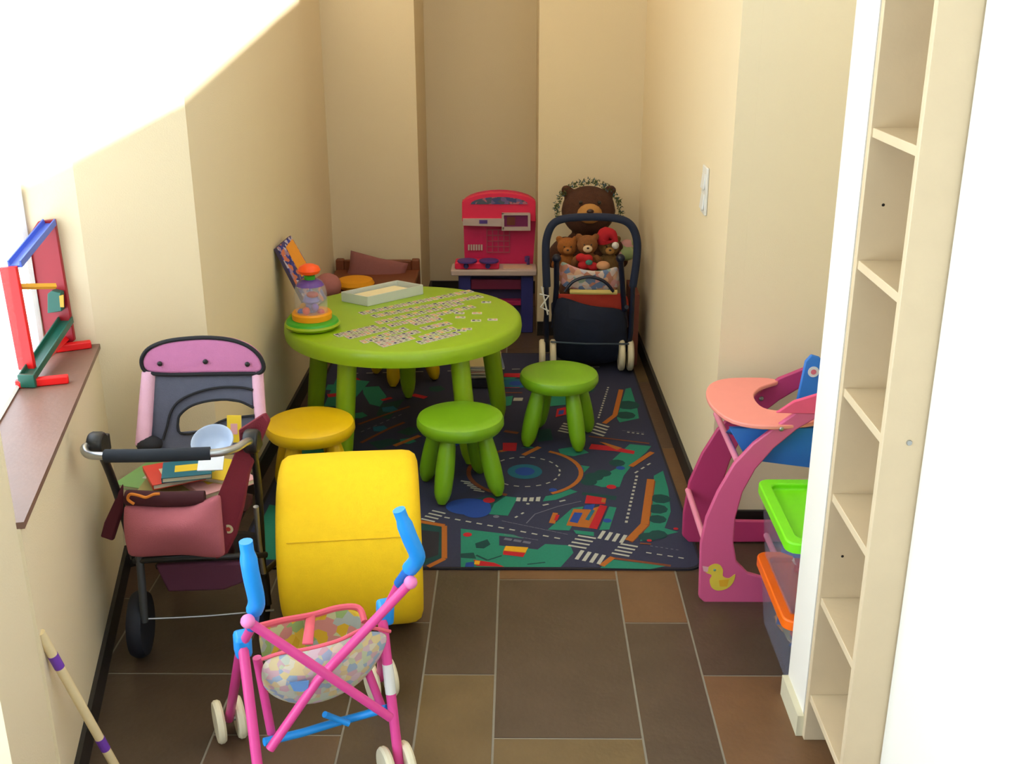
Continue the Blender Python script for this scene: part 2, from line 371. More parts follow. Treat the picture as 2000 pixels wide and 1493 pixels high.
# right road, barrier and trees
dashes((1244, 930), (1222, 1026), 13, .009); rp('green', [(1277, 930), (1295, 920), (1305, 955), (1310, 1000), (1298, 1032), (1325, 1040), (1250, 1058), (1262, 1030), (1277, 960)])
band('orange', [(1271, 937), (1259, 1025), (1228, 1057)], .026, 2); band('brown', [(1277, 940), (1265, 1027), (1232, 1060)], .012, 1)
for c, r in (((1290, 975), .035), ((1284, 995), .035), ((1284, 1015), .03), ((1285, 1045), .03), ((1265, 1050), .03)): disc('dgreen', c, r, lv=1, n=9)
rline('brown', (1250, 1062), (1272, 1064), .008, lv=2); disc('red', (1268, 1057), .008, lv=3); disc('red', (1320, 1034), .008, lv=3)
# green zone in the middle right with trees, yellow barrier
rp('green', [(1105, 905), (1152, 912), (1120, 945), (1108, 952), (1085, 958)]); rp('green', [(1165, 935), (1225, 905), (1232, 912), (1218, 930), (1210, 952), (1175, 952), (1150, 945)])
for c, r in (((1160, 932), .035), ((1150, 942), .03), ((1178, 925), .03), ((1205, 905), .03)): disc('dgreen', c, r, lv=1, n=9)
disc('red', (1194, 952), .017, lv=2); disc('blue', (1133, 916), .012, lv=2); disc('blue', (1080, 958), .014, lv=2); disc('blue', (1212, 915), .016, lv=2)
rp('green', [(1230, 868), (1272, 872), (1262, 884), (1232, 910), (1208, 905), (1195, 900)]); rline('orange', (1232, 912), (1274, 884), .02, lv=2)
dashes((1240, 925), (1276, 902), 3, .007); rp('red', [(1155, 868), (1190, 872), (1240, 882), (1238, 888), (1200, 882), (1150, 878)], lv=2); rp('orange', [(1170, 864), (1182, 866), (1215, 876), (1205, 880)], lv=3)
rline('brown', (1150, 853), (1268, 867), .01, lv=2)
# roundabout
cx, cy = (lambda p: (p.x, p.y))(at_z(1025, 922, RZ))
disc('slate', (cx, cy), .21, False, 1, 40)
n = 40
for i in range(n):
    a0 = 2*PI*i/n; a1 = 2*PI*(i+1)/n
    if not (.15 < i/n < .3 or .68 < i/n < .82): rline('brown' if .3 < i/n < .7 else 'orange', (cx+.2*math.cos(a0), cy+.2*math.sin(a0)), (cx+.2*math.cos(a1), cy+.2*math.sin(a1)), .016, False, 2)
for i in range(20):
    a0 = 2*PI*i/20; a1 = a0+.15; rline('white', (cx+.125*math.cos(a0), cy+.125*math.sin(a0)), (cx+.125*math.cos(a1), cy+.125*math.sin(a1)), .006, False, 3)
disc('teal', (cx, cy), .062, False, 2); disc('blue', (cx, cy), .035, False, 3)
rp('green', [(1000, 880), (1035, 872), (1050, 878), (1020, 896), (985, 895)]); rp('red', [(982, 866), (1010, 866), (1008, 882), (982, 882)], lv=2)
rp('green', [(1090, 878), (1130, 872), (1150, 885), (1120, 892), (1095, 888)]); rp('dgreen', [(1050, 840), (1075, 838), (1080, 860), (1050, 864)])
rline('orange', (1022, 890), (1054, 874), .02, lv=2); rline('brown', (985, 843), (1012, 847), .02, lv=2)
# far road and barrier behind the second stool
dashes((1188, 757), (1168, 820), 14, .008); band('orange', [(1213, 762), (1201, 812), (1180, 828)], .02, 2)
rp('green', [(1222, 760), (1232, 758), (1245, 800), (1248, 818), (1210, 826), (1205, 818)]); disc('dgreen', (1226, 792), .05, lv=1, n=9); disc('dgreen', (1222, 812), .04, lv=1, n=9)
zebra((1165, 828), (1155, 845), 4, .06, .012, (1185, 834)); zebra((1100, 828), (1090, 842), 4, .06, .012, (1120, 832)); rp('dgreen', [(1165, 745), (1160, 765), (1080, 790), (1068, 770)])
rp('red', [(1088, 800), (1105, 796), (1108, 810), (1085, 816)], lv=2); rp('blue', [(1092, 803), (1102, 802), (1100, 810), (1090, 811)], lv=3)
dashes((1225, 845), (1262, 850), 4, .008); dashes((1215, 842), (1260, 846), 5, .003, 'grey', duty=.8)
# under and around the table
rp('green', [(708, 757), (740, 755), (755, 775), (742, 795), (722, 790), (710, 770)]); rp('dgreen', [(745, 790), (790, 780), (760, 820), (735, 812)])
rp('dgreen', [(775, 845), (800, 835), (830, 840), (800, 852)]); rp('dgreen', [(720, 865), (760, 858), (790, 862), (740, 878)]); band('brown', [(705, 866), (760, 838), (790, 826)], .014, 2)
band('brown', [(700, 830), (750, 812), (800, 795)], .012, 2); dashes((705, 845), (790, 808), 7, .005, 'grey'); rline('orange', (770, 872), (820, 852), .02, lv=2)
rline('red', (745, 783), (765, 778), .02, lv=2); rline('red', (806, 772), (832, 778), .03, lv=2); rp('green', [(640, 752), (668, 752), (664, 764), (636, 762)]); rline('red', (640, 774), (660, 772), .04, lv=2)
rp('green', [(870, 790), (960, 790), (985, 830), (960, 860), (900, 850)], lv=0); rp('slate', [(880, 800), (980, 800), (980, 812), (880, 812)], lv=1)
disc('teal', (1005, 750), .06, lv=1); disc('blue', (1008, 750), .03, lv=2); rp('green', [(985, 776), (1002, 774), (998, 792), (985, 795)]); rp('white', [(1004, 778), (1022, 778), (1020, 784), (1002, 784)], lv=2)
rp('red', [(985, 730), (1020, 730), (1018, 738), (984, 737)], lv=1); rp('green', [(960, 738), (1010, 738), (1000, 742), (955, 744)], lv=0)
rline('brown', (984, 768), (1020, 768), .01, lv=2); rline('red', (985, 758), (1015, 758), .006, lv=2)
for uu, vv, cc in ((760, 800, 'teal'), (830, 812, 'dgreen'), (742, 838, 'teal'), (795, 862, 'green'), (852, 760, 'dgreen'), (690, 745, 'red'), (780, 750, 'navy'), (845, 880, 'teal'), (880, 868, 'blue'), (700, 812, 'green'), (655, 790, 'teal')):
    rp(cc, [(uu-14, vv-3), (uu+8, vv-6), (uu+18, vv+1), (uu+4, vv+6), (uu-12, vv+5)])
# hidden and half hidden left part of the rug
rp('green', [(-.83, 2.93), (-.60, 2.93), (-.56, 3.2), (-.83, 3.3)], False); rline('orange', (-.55, 2.95), (-.5, 3.3), .025, False)
rp('green', [(-.83, 3.5), (-.6, 3.45), (-.5, 3.62), (-.8, 3.8)], False); dashes((-.42, 2.95), (-.4, 3.6), 12, .007, px=False)
dashes((-.75, 4.6), (.4, 4.7), 16, .007, px=False)
rp('green', [(-.8, 4.2), (-.7, 4.2), (-.65, 4.5), (-.8, 4.55)], False); rp('green', [(.1, 4.2), (.3, 4.25), (.25, 4.5), (.1, 4.5)], False)
rug = tag(mb.build('play_rug', rmats, smooth=False), 'grey and green road map play rug with zebra crossings on the tiled floor', 'rug')

# ================================================================== stools, chair, table
def leg_profile(mb, a, b, r0, r1, rm=None):
    a = Vector(a); b = Vector(b); n = 12; pts = []; rs = []
    for i in range(n+1):
        t = i/n; pts.append(a.lerp(b, t)); r = r0+(r1-r0)*t+(rm or 0)*math.sin(PI*t)
        if t > .8: r *= math.sqrt(max(.1, 1-((t-.8)/.2)**2*.75))
        rs.append(r)
    mb.tube(pts, rs, 16)
def stool_mesh_parts(t, m, rs=.147, H=.272):
    mb = MB(); mb.lathe([(.001, H-.052), (rs*.80, H-.052), (rs*.93, H-.046), (rs, H-.03), (rs*.995, H-.014), (rs*.965, H-.004), (rs*.9, H), (rs*.5, H-.001), (.001, H-.001)], n=48)
    o = mb.build('seat', m); o.parent = t
    for k in range(4):
        a = PI/4+k*PI/2+stool_rot; mb = MB()
        leg_profile(mb, (.085*math.cos(a), .085*math.sin(a), H-.045), (.142*math.cos(a), .142*math.sin(a), 0.005), .0235, .026, .007)
        o = mb.build('leg', m); o.parent = t
stool_rot = .35
st = thing('stool', 'lime green stool nearest the camera, on the rug in front of the table', 'stool', (-.196, 3.425, RZ+.002), 'children\'s round stools'); stool_mesh_parts(st, lime_m)
st2 = copy_tree(st); st2.location = (.15, 3.86, RZ+.002); st2.rotation_euler.z = -.59; st2['label'] = 'lime green stool to the right of the table, in front of the navy pushchair'
stool_rot = .3
st3 = thing('stool', 'yellow stool between the pink doll pram and the green table', 'stool', (-.69, 3.37, RZ+.002), 'children\'s round stools'); stool_mesh_parts(st3, yel_m, .147)
st4 = copy_tree(st3); st4.location = (-.5, 4.56, RZ+.002); st4.rotation_euler.z = .2; st4['label'] = 'yellow stool half hidden behind the green table, only its legs showing below'

TX, TY, TH = -.428, 3.92, .48
tb = thing('play_table', 'round lime green children\'s table with thick rim and five legs', 'table', (TX, TY, RZ+.002))
mb = MB(); R = .436
mb.lathe([(.001, TH-.05), (R-.05, TH-.05), (R-.012, TH-.06), (R, TH-.055), (R+.003, TH-.035), (R, TH-.012), (R-.008, TH-.003), (R-.02, TH), (R*.5, TH), (.001, TH)], (TX, TY, 0), n=96); mb.build('tabletop', limet_m, tb)
for k in range(5):
    a = math.radians(95+72*k); mb = MB()
    leg_profile(mb, (TX+.33*math.cos(a), TY+.33*math.sin(a), TH-.05), (TX+.385*math.cos(a), TY+.385*math.sin(a), RZ+.006), .033, .03, .003); mb.build('leg', limet_m, tb)

# dominoes: picture tiles laid in rows on the table
dm = [mat('tile_white', (206, 200, 190), .6), mat('print_navy', (50, 52, 100), .6), mat('print_pink', (196, 140, 140), .6), mat('print_amber', (214, 160, 80), .6), mat('print_grey', (130, 120, 120), .6), mat('print_green', (110, 140, 110), .6)]
dmesh = []
for a_, b_ in ((1, 4), (2, 3), (4, 2), (1, 5), (4, 4), (3, 4), (2, 1)):
    mb = MB(); mb.box((0, 0, .001), (.0205, .037, .002)); 
    mb.box((0, .009, .0021), (.013, .011, .0004), mi=a_); mb.box((0, -.009, .0021), (.013, .010, .0004), (0, 0, .5), mi=b_); mb.box((0, 0, .0021), (.018, .001, .0003), mi=4)
    dmesh.append(mb.mesh('picture_domino', dm, False))
rows = [((380, 290), (1540, 52), 19), ((515, 322), (1640, 108), 18), ((560, 392), (1430, 186), 14), ((690, 422), (1560, 220), 14),
        ((115, 530), (500, 438), 7), ((235, 552), (620, 460), 7), ((395, 600), (830, 462), 8), ((480, 622), (960, 490), 9), ((600, 640), (900, 560), 6),
        ((915, 590), (1350, 455), 8), ((1010, 608), (1390, 510), 7), ((945, 405), (1200, 350), 5), ((1050, 455), (1300, 400), 5)]
spots = []
for a_, b_, n in rows:
    for i in range(n):
        t_ = i/(n-1); u = a_[0]+(b_[0]-a_[0])*t_; v = a_[1]+(b_[1]-a_[1])*t_
        p = at_z(640+u/5.556, 560+v/5.556, TH+.001); spots.append((p.x, p.y, 0))
for u, v in ((1720, 170), (1620, 290), (1430, 290), (1440, 335), (1610, 370), (1790, 360), (1450, 478), (1510, 462)):
    p = at_z(640+u/5.556, 560+v/5.556, TH+.001); spots.append((p.x, p.y, 1))
rowang = math.radians(36); keep = []
for x, y, s in spots:
    ok = True
    for (x2, y2, _) in keep:
        dx, dy = x-x2, y-y2; al = dx*math.cos(rowang)+dy*math.sin(rowang); ac = -dx*math.sin(rowang)+dy*math.cos(rowang)
        if abs(al) < .0208 and abs(ac) < .0373: ok = False; break
    if ok: keep.append((x, y, s))
for i, (x, y, s) in enumerate(keep):
    o = bpy.data.objects.new('picture_domino', dmesh[(i*5+i//3) % len(dmesh)]); C.objects.link(o)
    o.location = (x, y, TH+.0003); o.rotation_euler = (0, 0, rowang+(PI/2 if s else 0)*.6+random.uniform(-.025, .025))
    if s: tag(o, 'small white picture domino lying apart from the rows near the table\'s right edge', 'domino', 'loose dominoes at the right of the table')
    else: tag(o, 'small white picture domino laid in the dense rows on the green table', 'domino', 'dominoes laid in rows on the table')

# open white tray box on the table
t = thing('tray_box', 'open white cardboard tray box at the back of the green table', 'box', (-.53, 4.16, TH))
q = [at_z(668, 588, TH+.002), at_z(718, 598, TH+.002), at_z(826, 574, TH+.002)]; q.append(q[0]+q[2]-q[1])
wb = mat('pale_grey_card', (206, 214, 208), .6)
mb = MB(); mb.prism(q, (0, 0, .004)); mb.build('box_floor', wb, t)
for i in range(4):
    a_, b_ = q[i], q[(i+1) % 4]; d_ = (b_-a_).normalized(); n_ = Vector((-d_.y, d_.x, 0))*.004
    mb = MB(); mb.prism([a_, b_, b_+Vector((0, 0, .036)), a_+Vector((0, 0, .036))], n_); mb.build('side', wb, t)
cen = sum(q, Vector())/4
mb = MB(); mb.prism([cen.lerp(p, .8)+Vector((0, 0, .012)) for p in q], (0, 0, .018)); tag(mb.build('paper_pad', mat('cream_paper', (236, 226, 186), .8)), 'cream paper pad lying inside the white tray box', 'paper pad')

# popper toy
px_ = at_z(611, 640, TH)
t = thing('popper_toy', 'clear domed toddler popper toy with orange knob on a green base', 'toy', (px_.x, px_.y, TH))
def lat(name, prof, m, par=None, n=32, c=None):
    mb = MB(); mb.lathe([(r, z+TH) for r, z in prof], c or (px_.x, px_.y, 0), n=n); return mb.build(name, m, par or t)
lat('base', [(.001, .002), (.082, .002), (.094, .008), (.1, .016), (.096, .022), (.08, .026), (.001, .026)], mat('base_yellow_green', (150, 180, 20), .4), n=40)
lat('base_top', [(.001, .022), (.094, .022), (.09, .03), (.066, .036), (.001, .036)], mat('toy_green', (60, 170, 40), .4))
lat('collar', [(.062, .034), (.07, .036), (.071, .056), (.066, .062), (.06, .06)], mat('toy_orange_yellow', (242, 160, 10), .4))
lat('dome', [(.058, .04), (.058, .13), (.054, .15), (.045, .165), (.03, .175), (.028, .172), (.042, .162), (.052, .148), (.056, .13), (.056, .04)], mat_clear('clear_dome', (240, 240, 240), .12))
lat('dome_cap', [(.001, .16), (.05, .158), (.044, .168), (.03, .178), (.001, .18)], mat_clear('violet_clear', (110, 70, 170), .75))
lat('stem', [(.001, .17), (.018, .172), (.02, .19), (.014, .197), (.001, .198)], mat('toy_green', (60, 170, 40), .4))
lat('knob', [(.001, .194), (.02, .195), (.036, .202), (.04, .212), (.034, .224), (.018, .232), (.001, .234)], mat('toy_orange', (250, 84, 14), .35))
lat('spinner', [(.001, .04), (.018, .04), (.02, .09), (.03, .1), (.022, .12), (.012, .13), (.001, .15)], mat('toy_lilac', (130, 120, 210), .4))
for k, (a, c_) in enumerate(((200, (36, 84, 200)), (250, (220, 60, 30)), (300, (120, 80, 190)), (340, (200, 60, 80)), (150, (240, 170, 20)), (100, (220, 60, 30)))):
    mb = MB(); mb.ball((px_.x+.037*math.cos(math.radians(a)), px_.y+.037*math.sin(math.radians(a)), TH+.06+.012*(k % 3)), .014); tag(mb.build('ball', mat('ball_%d' % k, c_, .35), t), None)
mb = MB(); mb.ball((px_.x+.01, px_.y-.02, TH+.128), (.022, .012, .012)); mb.build('figure', mat('toy_red', (190, 30, 40), .4), t)

# puzzle box / board book leaning on the wall beside the table
t = thing('board_book', 'colourful board book leaning against the left wall above the table edge', 'book', (-.88, 4.12, TH))
c0 = at_y(612, 548, 4.05); c0.z = TH+.003; c0.x = -.79
bk = [Vector((-.862, 3.98, TH+.003)), Vector((-.79, 4.09, TH+.003)), Vector((-.853, 4.14, TH+.16)), Vector((-.902, 4.03, TH+.165))]
bk = [Vector((-.79, 3.955, TH+.004)), Vector((-.755, 4.13, TH+.004)), Vector((-.885, 4.16, .725)), Vector((-.905, 4.0, .715))]
nrm = (bk[1]-bk[0]).cross(bk[3]-bk[0]).normalized()
mb = MB(); mb.prism(bk, nrm*.014); mb.build('pages', mat('board_edge', (70, 60, 90), .7), t)
mb = MB(); mb.prism([p+nrm*.008 for p in bk], nrm*.002); mb.build('cover', mat_patches('book_cover_print', [(40, 44, 120), (60, 60, 150), (150, 120, 150), (196, 110, 80), (70, 60, 110), (180, 170, 190)], 55), t)
def bl(s_, t_): return bk[0].lerp(bk[1], s_).lerp(bk[3].lerp(bk[2], s_), t_)
mb = MB(); mb.prism([bl(.42, .45)+nrm*.0095, bl(.97, .5)+nrm*.0095, bl(.97, .95)+nrm*.0095, bl(.42, .92)+nrm*.0095], nrm*.001); mb.build('cover_panel', mat('book_amber', (232, 150, 40), .6), t)
mb = MB(); mb.prism([bl(.6, .12)+nrm*.0095, bl(.95, .2)+nrm*.0095, bl(.9, .4)+nrm*.0095, bl(.6, .33)+nrm*.0095], nrm*.001); mb.build('cover_picture', mat('book_grey', (96, 96, 108), .6), t)

# ================================================================== small wooden settle with cushions behind the table
t = thing('wooden_settle', 'low reddish brown wooden settle against the back wall behind the table', 'bench', (-.66, 5.2, 0))
wd = mat('red_brown_wood', (118, 62, 34), .5, .2, 14)
SY = 5.15
def sb(a, b, nm): m_ = MB(); m_.bx(a, b); return m_.build(nm, wd, t, bevel=.006)
xl, xr = -.92, -.5
sb((xl, 4.96, .0), (xl+.04, 5.0, .26), 'front_post'); sb((xr-.04, 4.96, 0), (xr, 5.0, .26), 'front_post')
sb((xl, 5.38, .0), (xl+.04, 5.42, .335), 'rear_post'); sb((xr-.04, 5.38, .0), (xr, 5.42, .335), 'rear_post')
sb((xl+.04, 5.385, .2), (xr-.04, 5.415, .33), 'backrest'); sb((xl, 4.94, .26), (xr, 5.38, .285), 'seat')
def pillow(name, c, size, rot, m, label, cat='cushion', group=None, puff=1.0):
    mb = MB(); n = 12; Rm = Euler(rot).to_matrix(); top = []; bot = []
    for i in range(n+1):
        rt = []; rb = []
        for j in range(n+1):
            a = i/n*2-1; b = j/n*2-1; h = ((1-a*a)*(1-b*b))**.42*puff
            pin = 1-.07*(1-abs(a))*abs(b)**3; pin2 = 1-.07*(1-abs(b))*abs(a)**3
            x = a*size[0]/2*pin2; y = b*size[1]/2*pin
            rt.append(Vector(c)+Rm@Vector((x, y, h*size[2]/2+.001))); rb.append(Vector(c)+Rm@Vector((x, y, -h*size[2]/2-.001)))
        top.append(rt); bot.append(rb)
    mb.grid(top); mb.grid(bot)
    me_edge = [top[0][j] for j in range(n+1)]
    for e in ([(top[0][j], bot[0][j]) for j in range(n+1)], [(top[n][j], bot[n][j]) for j in range(n+1)], [(top[i][0], bot[i][0]) for i in range(n+1)], [(top[i][n], bot[i][n]) for i in range(n+1)]):
        mb.grid([[p for p, _ in e], [q_ for _, q_ in e]])
    o = mb.build(name, m)
    bm = bmesh.new(); bm.from_mesh(o.data); bmesh.ops.remove_doubles(bm, verts=bm.verts, dist=1e-5); bmesh.ops.recalc_face_normals(bm, faces=bm.faces); bm.to_mesh(o.data); bm.free()
    return tag(o, label, cat, group)
mauve_m = mat('mauve_fabric', (146, 92, 90), .9, .08, 60, .3, 400)
mb = MB(); mb.lathe([(.001, -.025), (.065, -.025), (.085, -.012), (.09, 0), (.08, .018), (.05, .026), (.001, .028)], (-.77, 5.02, .311), n=32); tag(mb.build('seat_pad', mat('orange_yellow_cloth', (232, 156, 10), .85, .06, 40, .3, 300)), 'round orange yellow seat pad on the wooden settle behind the white tray', 'cushion')
pc = at_y(735, 534, 5.32)
pillow('cushion', (pc.x, 5.31, pc.z+.0), (.29, .17, .06), (math.radians(78), math.radians(13), 0), mauve_m, 'dusky pink rectangular cushion slumped against the back of the wooden settle')
pc = at_y(642, 556, 4.55)
mb = MB(); mb.ball((-.83, 4.62, .405), (.06, .07, .055)); tag(mb.build('round_cushion', mat('dusky_rose_fabric', (168, 106, 102), .9, .08, 60, .3, 400)), 'round dusky pink cushion behind the clear popper toy', 'cushion')

# ================================================================== magazines on a low dark box under the table
mg = at_z(905, 748, RZ)
t = tag(MB().bx((-.25, 4.42, RZ+.002), (-.07, 4.62, .05)).build('magazine_tray', mat('dark_patterned_card', (44, 42, 62), .8, .4, 70), bevel=.002), 'low dark box holding magazines under the far side of the table', 'box')
mc = [(198, 190, 170), (120, 150, 150), (206, 176, 130), (150, 90, 80), (214, 208, 200), (96, 120, 140), (180, 170, 120)]
for k in range(7):
    mb = MB(); mb.box((0, 0, 0), (.165, .20, .0075)); mb.box((0, 0, 0), (.161, .202, .005), mi=1)
    o = mb.build('magazine', [mat('mag_cover_%d' % k, mc[k], .4), mat('mag_pages', (220, 214, 200), .8)]); o.location = (-.16+random.uniform(-.01, .01), 4.52+random.uniform(-.01, .01), .0545+k*.0081); o.rotation_euler.z = random.uniform(-.12, .12)
    nth = ['bottom', 'second from the bottom', 'third from the bottom', 'middle', 'third from the top', 'second from the top', 'top'][k]
    tag(o, 'magazine in the pile under the table, ' + (nth+' one' if k else 'lowest one'), 'magazine', 'magazines piled under the table')

# ================================================================== TOY KITCHEN
KY = 5.33
t = thing('toy_kitchen', 'bright pink toy kitchen with arched top on blue legs by the back wall', 'toy kitchen', (-.1, 5.4, 0))
kp = mat('kitchen_pink', (232, 36, 84), .45); kd = mat('kitchen_deep_pink', (206, 28, 92), .5); kg = mat('kitchen_grey', (196, 176, 172), .5); kb = mat('kitchen_blue', (52, 54, 130), .5); kv = mat('kitchen_violet', (84, 60, 140), .5)
def KP(u, v, y=KY): return at_y(u, v, y)
arch = [KP(908, 530), KP(905, 430), KP(903, 392)]+[KP(975-72*math.cos(a), 398-25*math.sin(a)) for a in [PI*i/14 for i in range(1, 14)]]+[KP(1045, 392), KP(1047, 430), KP(1040, 530)]
mb = MB(); mb.prism([p+Vector((0, .02, 0)) for p in arch], (0, .03, 0)); mb.build('back_panel', kd, t, bevel=.004)
hood = [KP(903, 430), KP(903, 392)]+[KP(975-72*math.cos(a), 396-22*math.sin(a)) for a in [PI*i/14 for i in range(1, 14)]]+[KP(1046, 392), KP(1046, 430)]
mb = MB(); mb.prism([p-Vector((0, .015, 0)) for p in hood], (0, .04, 0)); h_ = mb.build('hood', kp, t, bevel=.008)
mb = MB(); mb.prism([KP(975-56*math.cos(a), 399-14*math.sin(a), KY-.037) for a in [PI*i/12 for i in range(13)]], (0, .004, 0)); mb.build('hood_print', mat_patches('hood_print_m', [(84, 90, 110), (120, 100, 150), (180, 110, 130), (70, 80, 130)], 60), h_)
mb = MB(); mb.prism([KP(904, 427, KY-.04), KP(985, 427, KY-.04), KP(985, 442, KY-.04), KP(904, 440, KY-.04)], (0, .02, 0)); mb.prism([KP(936, 430, KY-.052), KP(952, 430, KY-.052), KP(952, 437, KY-.052), KP(936, 437, KY-.052)], (0, .003, 0), 1); mb.build('control_strip', [kg, kv], t)
t2 = MB(); 
for a_, b_ in (((980, 416), (1035, 420)), ((980, 443), (1036, 450)), ((980, 416), (984, 448)), ((1031, 418), (1036, 450))): t2.prism([KP(a_[0], a_[1], KY-.05), KP(b_[0], a_[1], KY-.05), KP(b_[0], b_[1], KY-.05), KP(a_[0], b_[1], KY-.05)], (0, .02, 0))
f_ = t2.build('oven_frame', kg, t)
mb = MB(); mb.prism([KP(984, 421, KY-.046), KP(1031, 421, KY-.046), KP(1031, 443, KY-.046), KP(984, 443, KY-.046)], (0, .004, 0)); mb.prism([KP(990, 424, KY-.049), KP(1006, 424, KY-.049), KP(1006, 440, KY-.049), KP(990, 440, KY-.049)], (0, .002, 0), 1); mb.build('oven_window', [mat('oven_purple', (120, 34, 90), .3), mat('oven_brown', (110, 50, 36), .4)], f_)
mb = MB()
for i in range(5): mb.prism([KP(950+i*11, 448, KY-.001), KP(952+i*11, 448, KY-.001), KP(952+i*11, 494, KY-.001), KP(950+i*11, 494, KY-.001)], (0, .004, 0))
for i in range(5): mb.prism([KP(950, 448+i*11, KY-.003), KP(996, 448+i*11, KY-.003), KP(996, 450+i*11, KY-.003), KP(950, 450+i*11, KY-.003)], (0, .004, 0))
mb.build('moulded_grid', mat('kitchen_dull_pink', (176, 70, 96), .5), t)
mb = MB(); 
for i in range(6): mb.prism([KP(914+i*5, 478, KY-.004), KP(917.4+i*5, 478, KY-.004), KP(917.4+i*5, 489, KY-.004), KP(914+i*5, 489, KY-.004)], (0, .006, 0))
mb.build('vent_slots', kg, t)
zt = KP(900, 532, 5.2).z
cp = [at_z(880, 528, .33), at_z(1048, 528, .33), at_z(1044, 506, .33), at_z(905, 506, .33)]
cx0, cx1 = cp[0].x, cp[1].x; cy0 = cp[0].y; KZ = .33
mb = MB(); mb.bx((cx0, cy0, KZ-.03), (cx1, KY, KZ)); mb.build('counter', kg, t, bevel=.006)
mb = MB(); mb.bx((cx0+.02, cy0+.015, KZ), (cx0+.235, KY-.03, KZ+.034)); cook = mb.build('cooktop', kp, t, bevel=.006)
for dx in (.06, .165):
    mb = MB(); mb.lathe([(.001, 0), (.048, 0), (.048, .007), (.04, .009), (.001, .008)], (cx0+.02+dx, KY-.10, KZ+.034), n=24); mb.build('burner', kv, cook)
    mb = MB(); mb.lathe([(.001, -.01), (.011, -.01), (.013, 0), (.001, 0)], (cx0+.015+dx, cy0+.015, KZ+.017), 'Y', 16); mb.build('knob', kb, cook)
mb = MB(); mb.bx((cx0+.255, cy0+.03, KZ), (cx1-.02, KY-.04, KZ+.003)); mb.build('sink', mat('kitchen_cream', (216, 186, 160), .4), t)
mb = MB(); mb.tube([(cx1-.04, KY-.02, KZ), (cx1-.04, KY-.03, KZ+.04), (cx1-.05, KY-.06, KZ+.045), (cx1-.05, KY-.09, KZ+.035)], .008, 8); mb.build('tap', kv, t)
for x in (cx0+.035, cx1-.075):
    mb = MB(); mb.bx((x, cy0+.04, 0), (x+.06, KY, KZ-.03)); mb.build('leg_panel', kb, t, bevel=.004)
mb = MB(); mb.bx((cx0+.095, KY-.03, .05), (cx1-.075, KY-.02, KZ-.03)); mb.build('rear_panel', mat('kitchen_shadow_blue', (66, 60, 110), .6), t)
mb = MB(); mb.bx((cx0+.095, cy0+.06, .135), (cx1-.075, KY-.03, .16)); mb.build('shelf', mat('kitchen_magenta', (176, 30, 90), .5), t, bevel=.003)
mb = MB(); mb.bx((cx0+.095, cy0+.05, .22), (cx1-.075, cy0+.07, .27)); mb.build('drawer_front', mat('kitchen_wine', (120, 30, 70), .5), t, bevel=.003)

# ================================================================== NAVY PUSHCHAIR with bears
t = thing('pushchair', 'navy blue pushchair with cream tyres in the right back corner', 'pushchair', (.3, 4.75, 0))
BY = 4.62
def Q(u, v, y=BY): return at_y(u, v, y)
arc = spline([Q(1068, 560), Q(1066, 500), Q(1068, 465), Q(1080, 438), Q(1105, 427), Q(1155, 424), Q(1205, 427), Q(1232, 440), Q(1244, 470), Q(1243, 510), Q(1236, 560)], 6)
mb = MB(); mb.tube(arc, .017, 12); mb.build('handle', mat('navy_foam', (22, 34, 62), .8), t)
for u0, u1, v1 in ((1067, 1068, 735), (1236, 1228, 735)):
    mb = MB(); mb.tube([Q(u0, 560), Q((u0+u1)/2, 650), Vector((Q(u1, 690).x, BY+.03, .1))], .011, 8); mb.build('rear_leg', navy_m, t)
for s, u0 in ((0, 1087), (1, 1212)):
    mb = MB(); mb.tube([Q(u0, 505, BY+.03), Q(u0+(4 if s else 0), 560, BY+.05), Q(u0+(10 if s else -6), 640, BY+.06)], .012, 8); mb.build('side_tube', navy_m, t)
    mb = MB(); mb.ball(Q(u0, 505, BY+.03), .02); mb.build('joint', navy_m, t)
mb = MB(); mb.tube(spline([Q(1103, 570), Q(1120, 550), Q(1150, 541), Q(1180, 550), Q(1198, 570)], 5), .007, 8); mb.build('carry_loop', navy_m, t)
def wheelY(mb_t, c, r, w, tm, hm, par, ax='X'):
    mb = MB(); mb.lathe([(r*.62, -w/2), (r*.9, -w/2), (r, -w*.25), (r, w*.25), (r*.9, w/2), (r*.62, w/2)], c, ax, 28); wv = mb.build('wheel', tm, par)
    mb = MB(); mb.lathe([(.001, -w*.35), (r*.63, -w*.35), (r*.63, w*.35), (.001, w*.35)], c, ax, 20); mb.build('hub', hm, wv); return wv
for u, dx in ((1059, 0), (1080, 0), (1214, 0), (1231, 0)):
    x = at_y(u, 700, BY).x; wheelY(None, (x, BY+.02, .078+RZ), .07, .026, cream_tyre_m, navy_m, t)
for u in (1095, 1205):
    x = at_y(u, 700, 4.98).x; wheelY(None, (x, 4.98, .07+RZ), .062, .026, cream_tyre_m, navy_m, t)
for u in (1068, 1224):
    mb = MB(); mb.tube([Q(u, 600, BY+.02), (Q(u, 600).x, 4.98, .08)], .010, 8); mb.build('front_leg', navy_m, t)
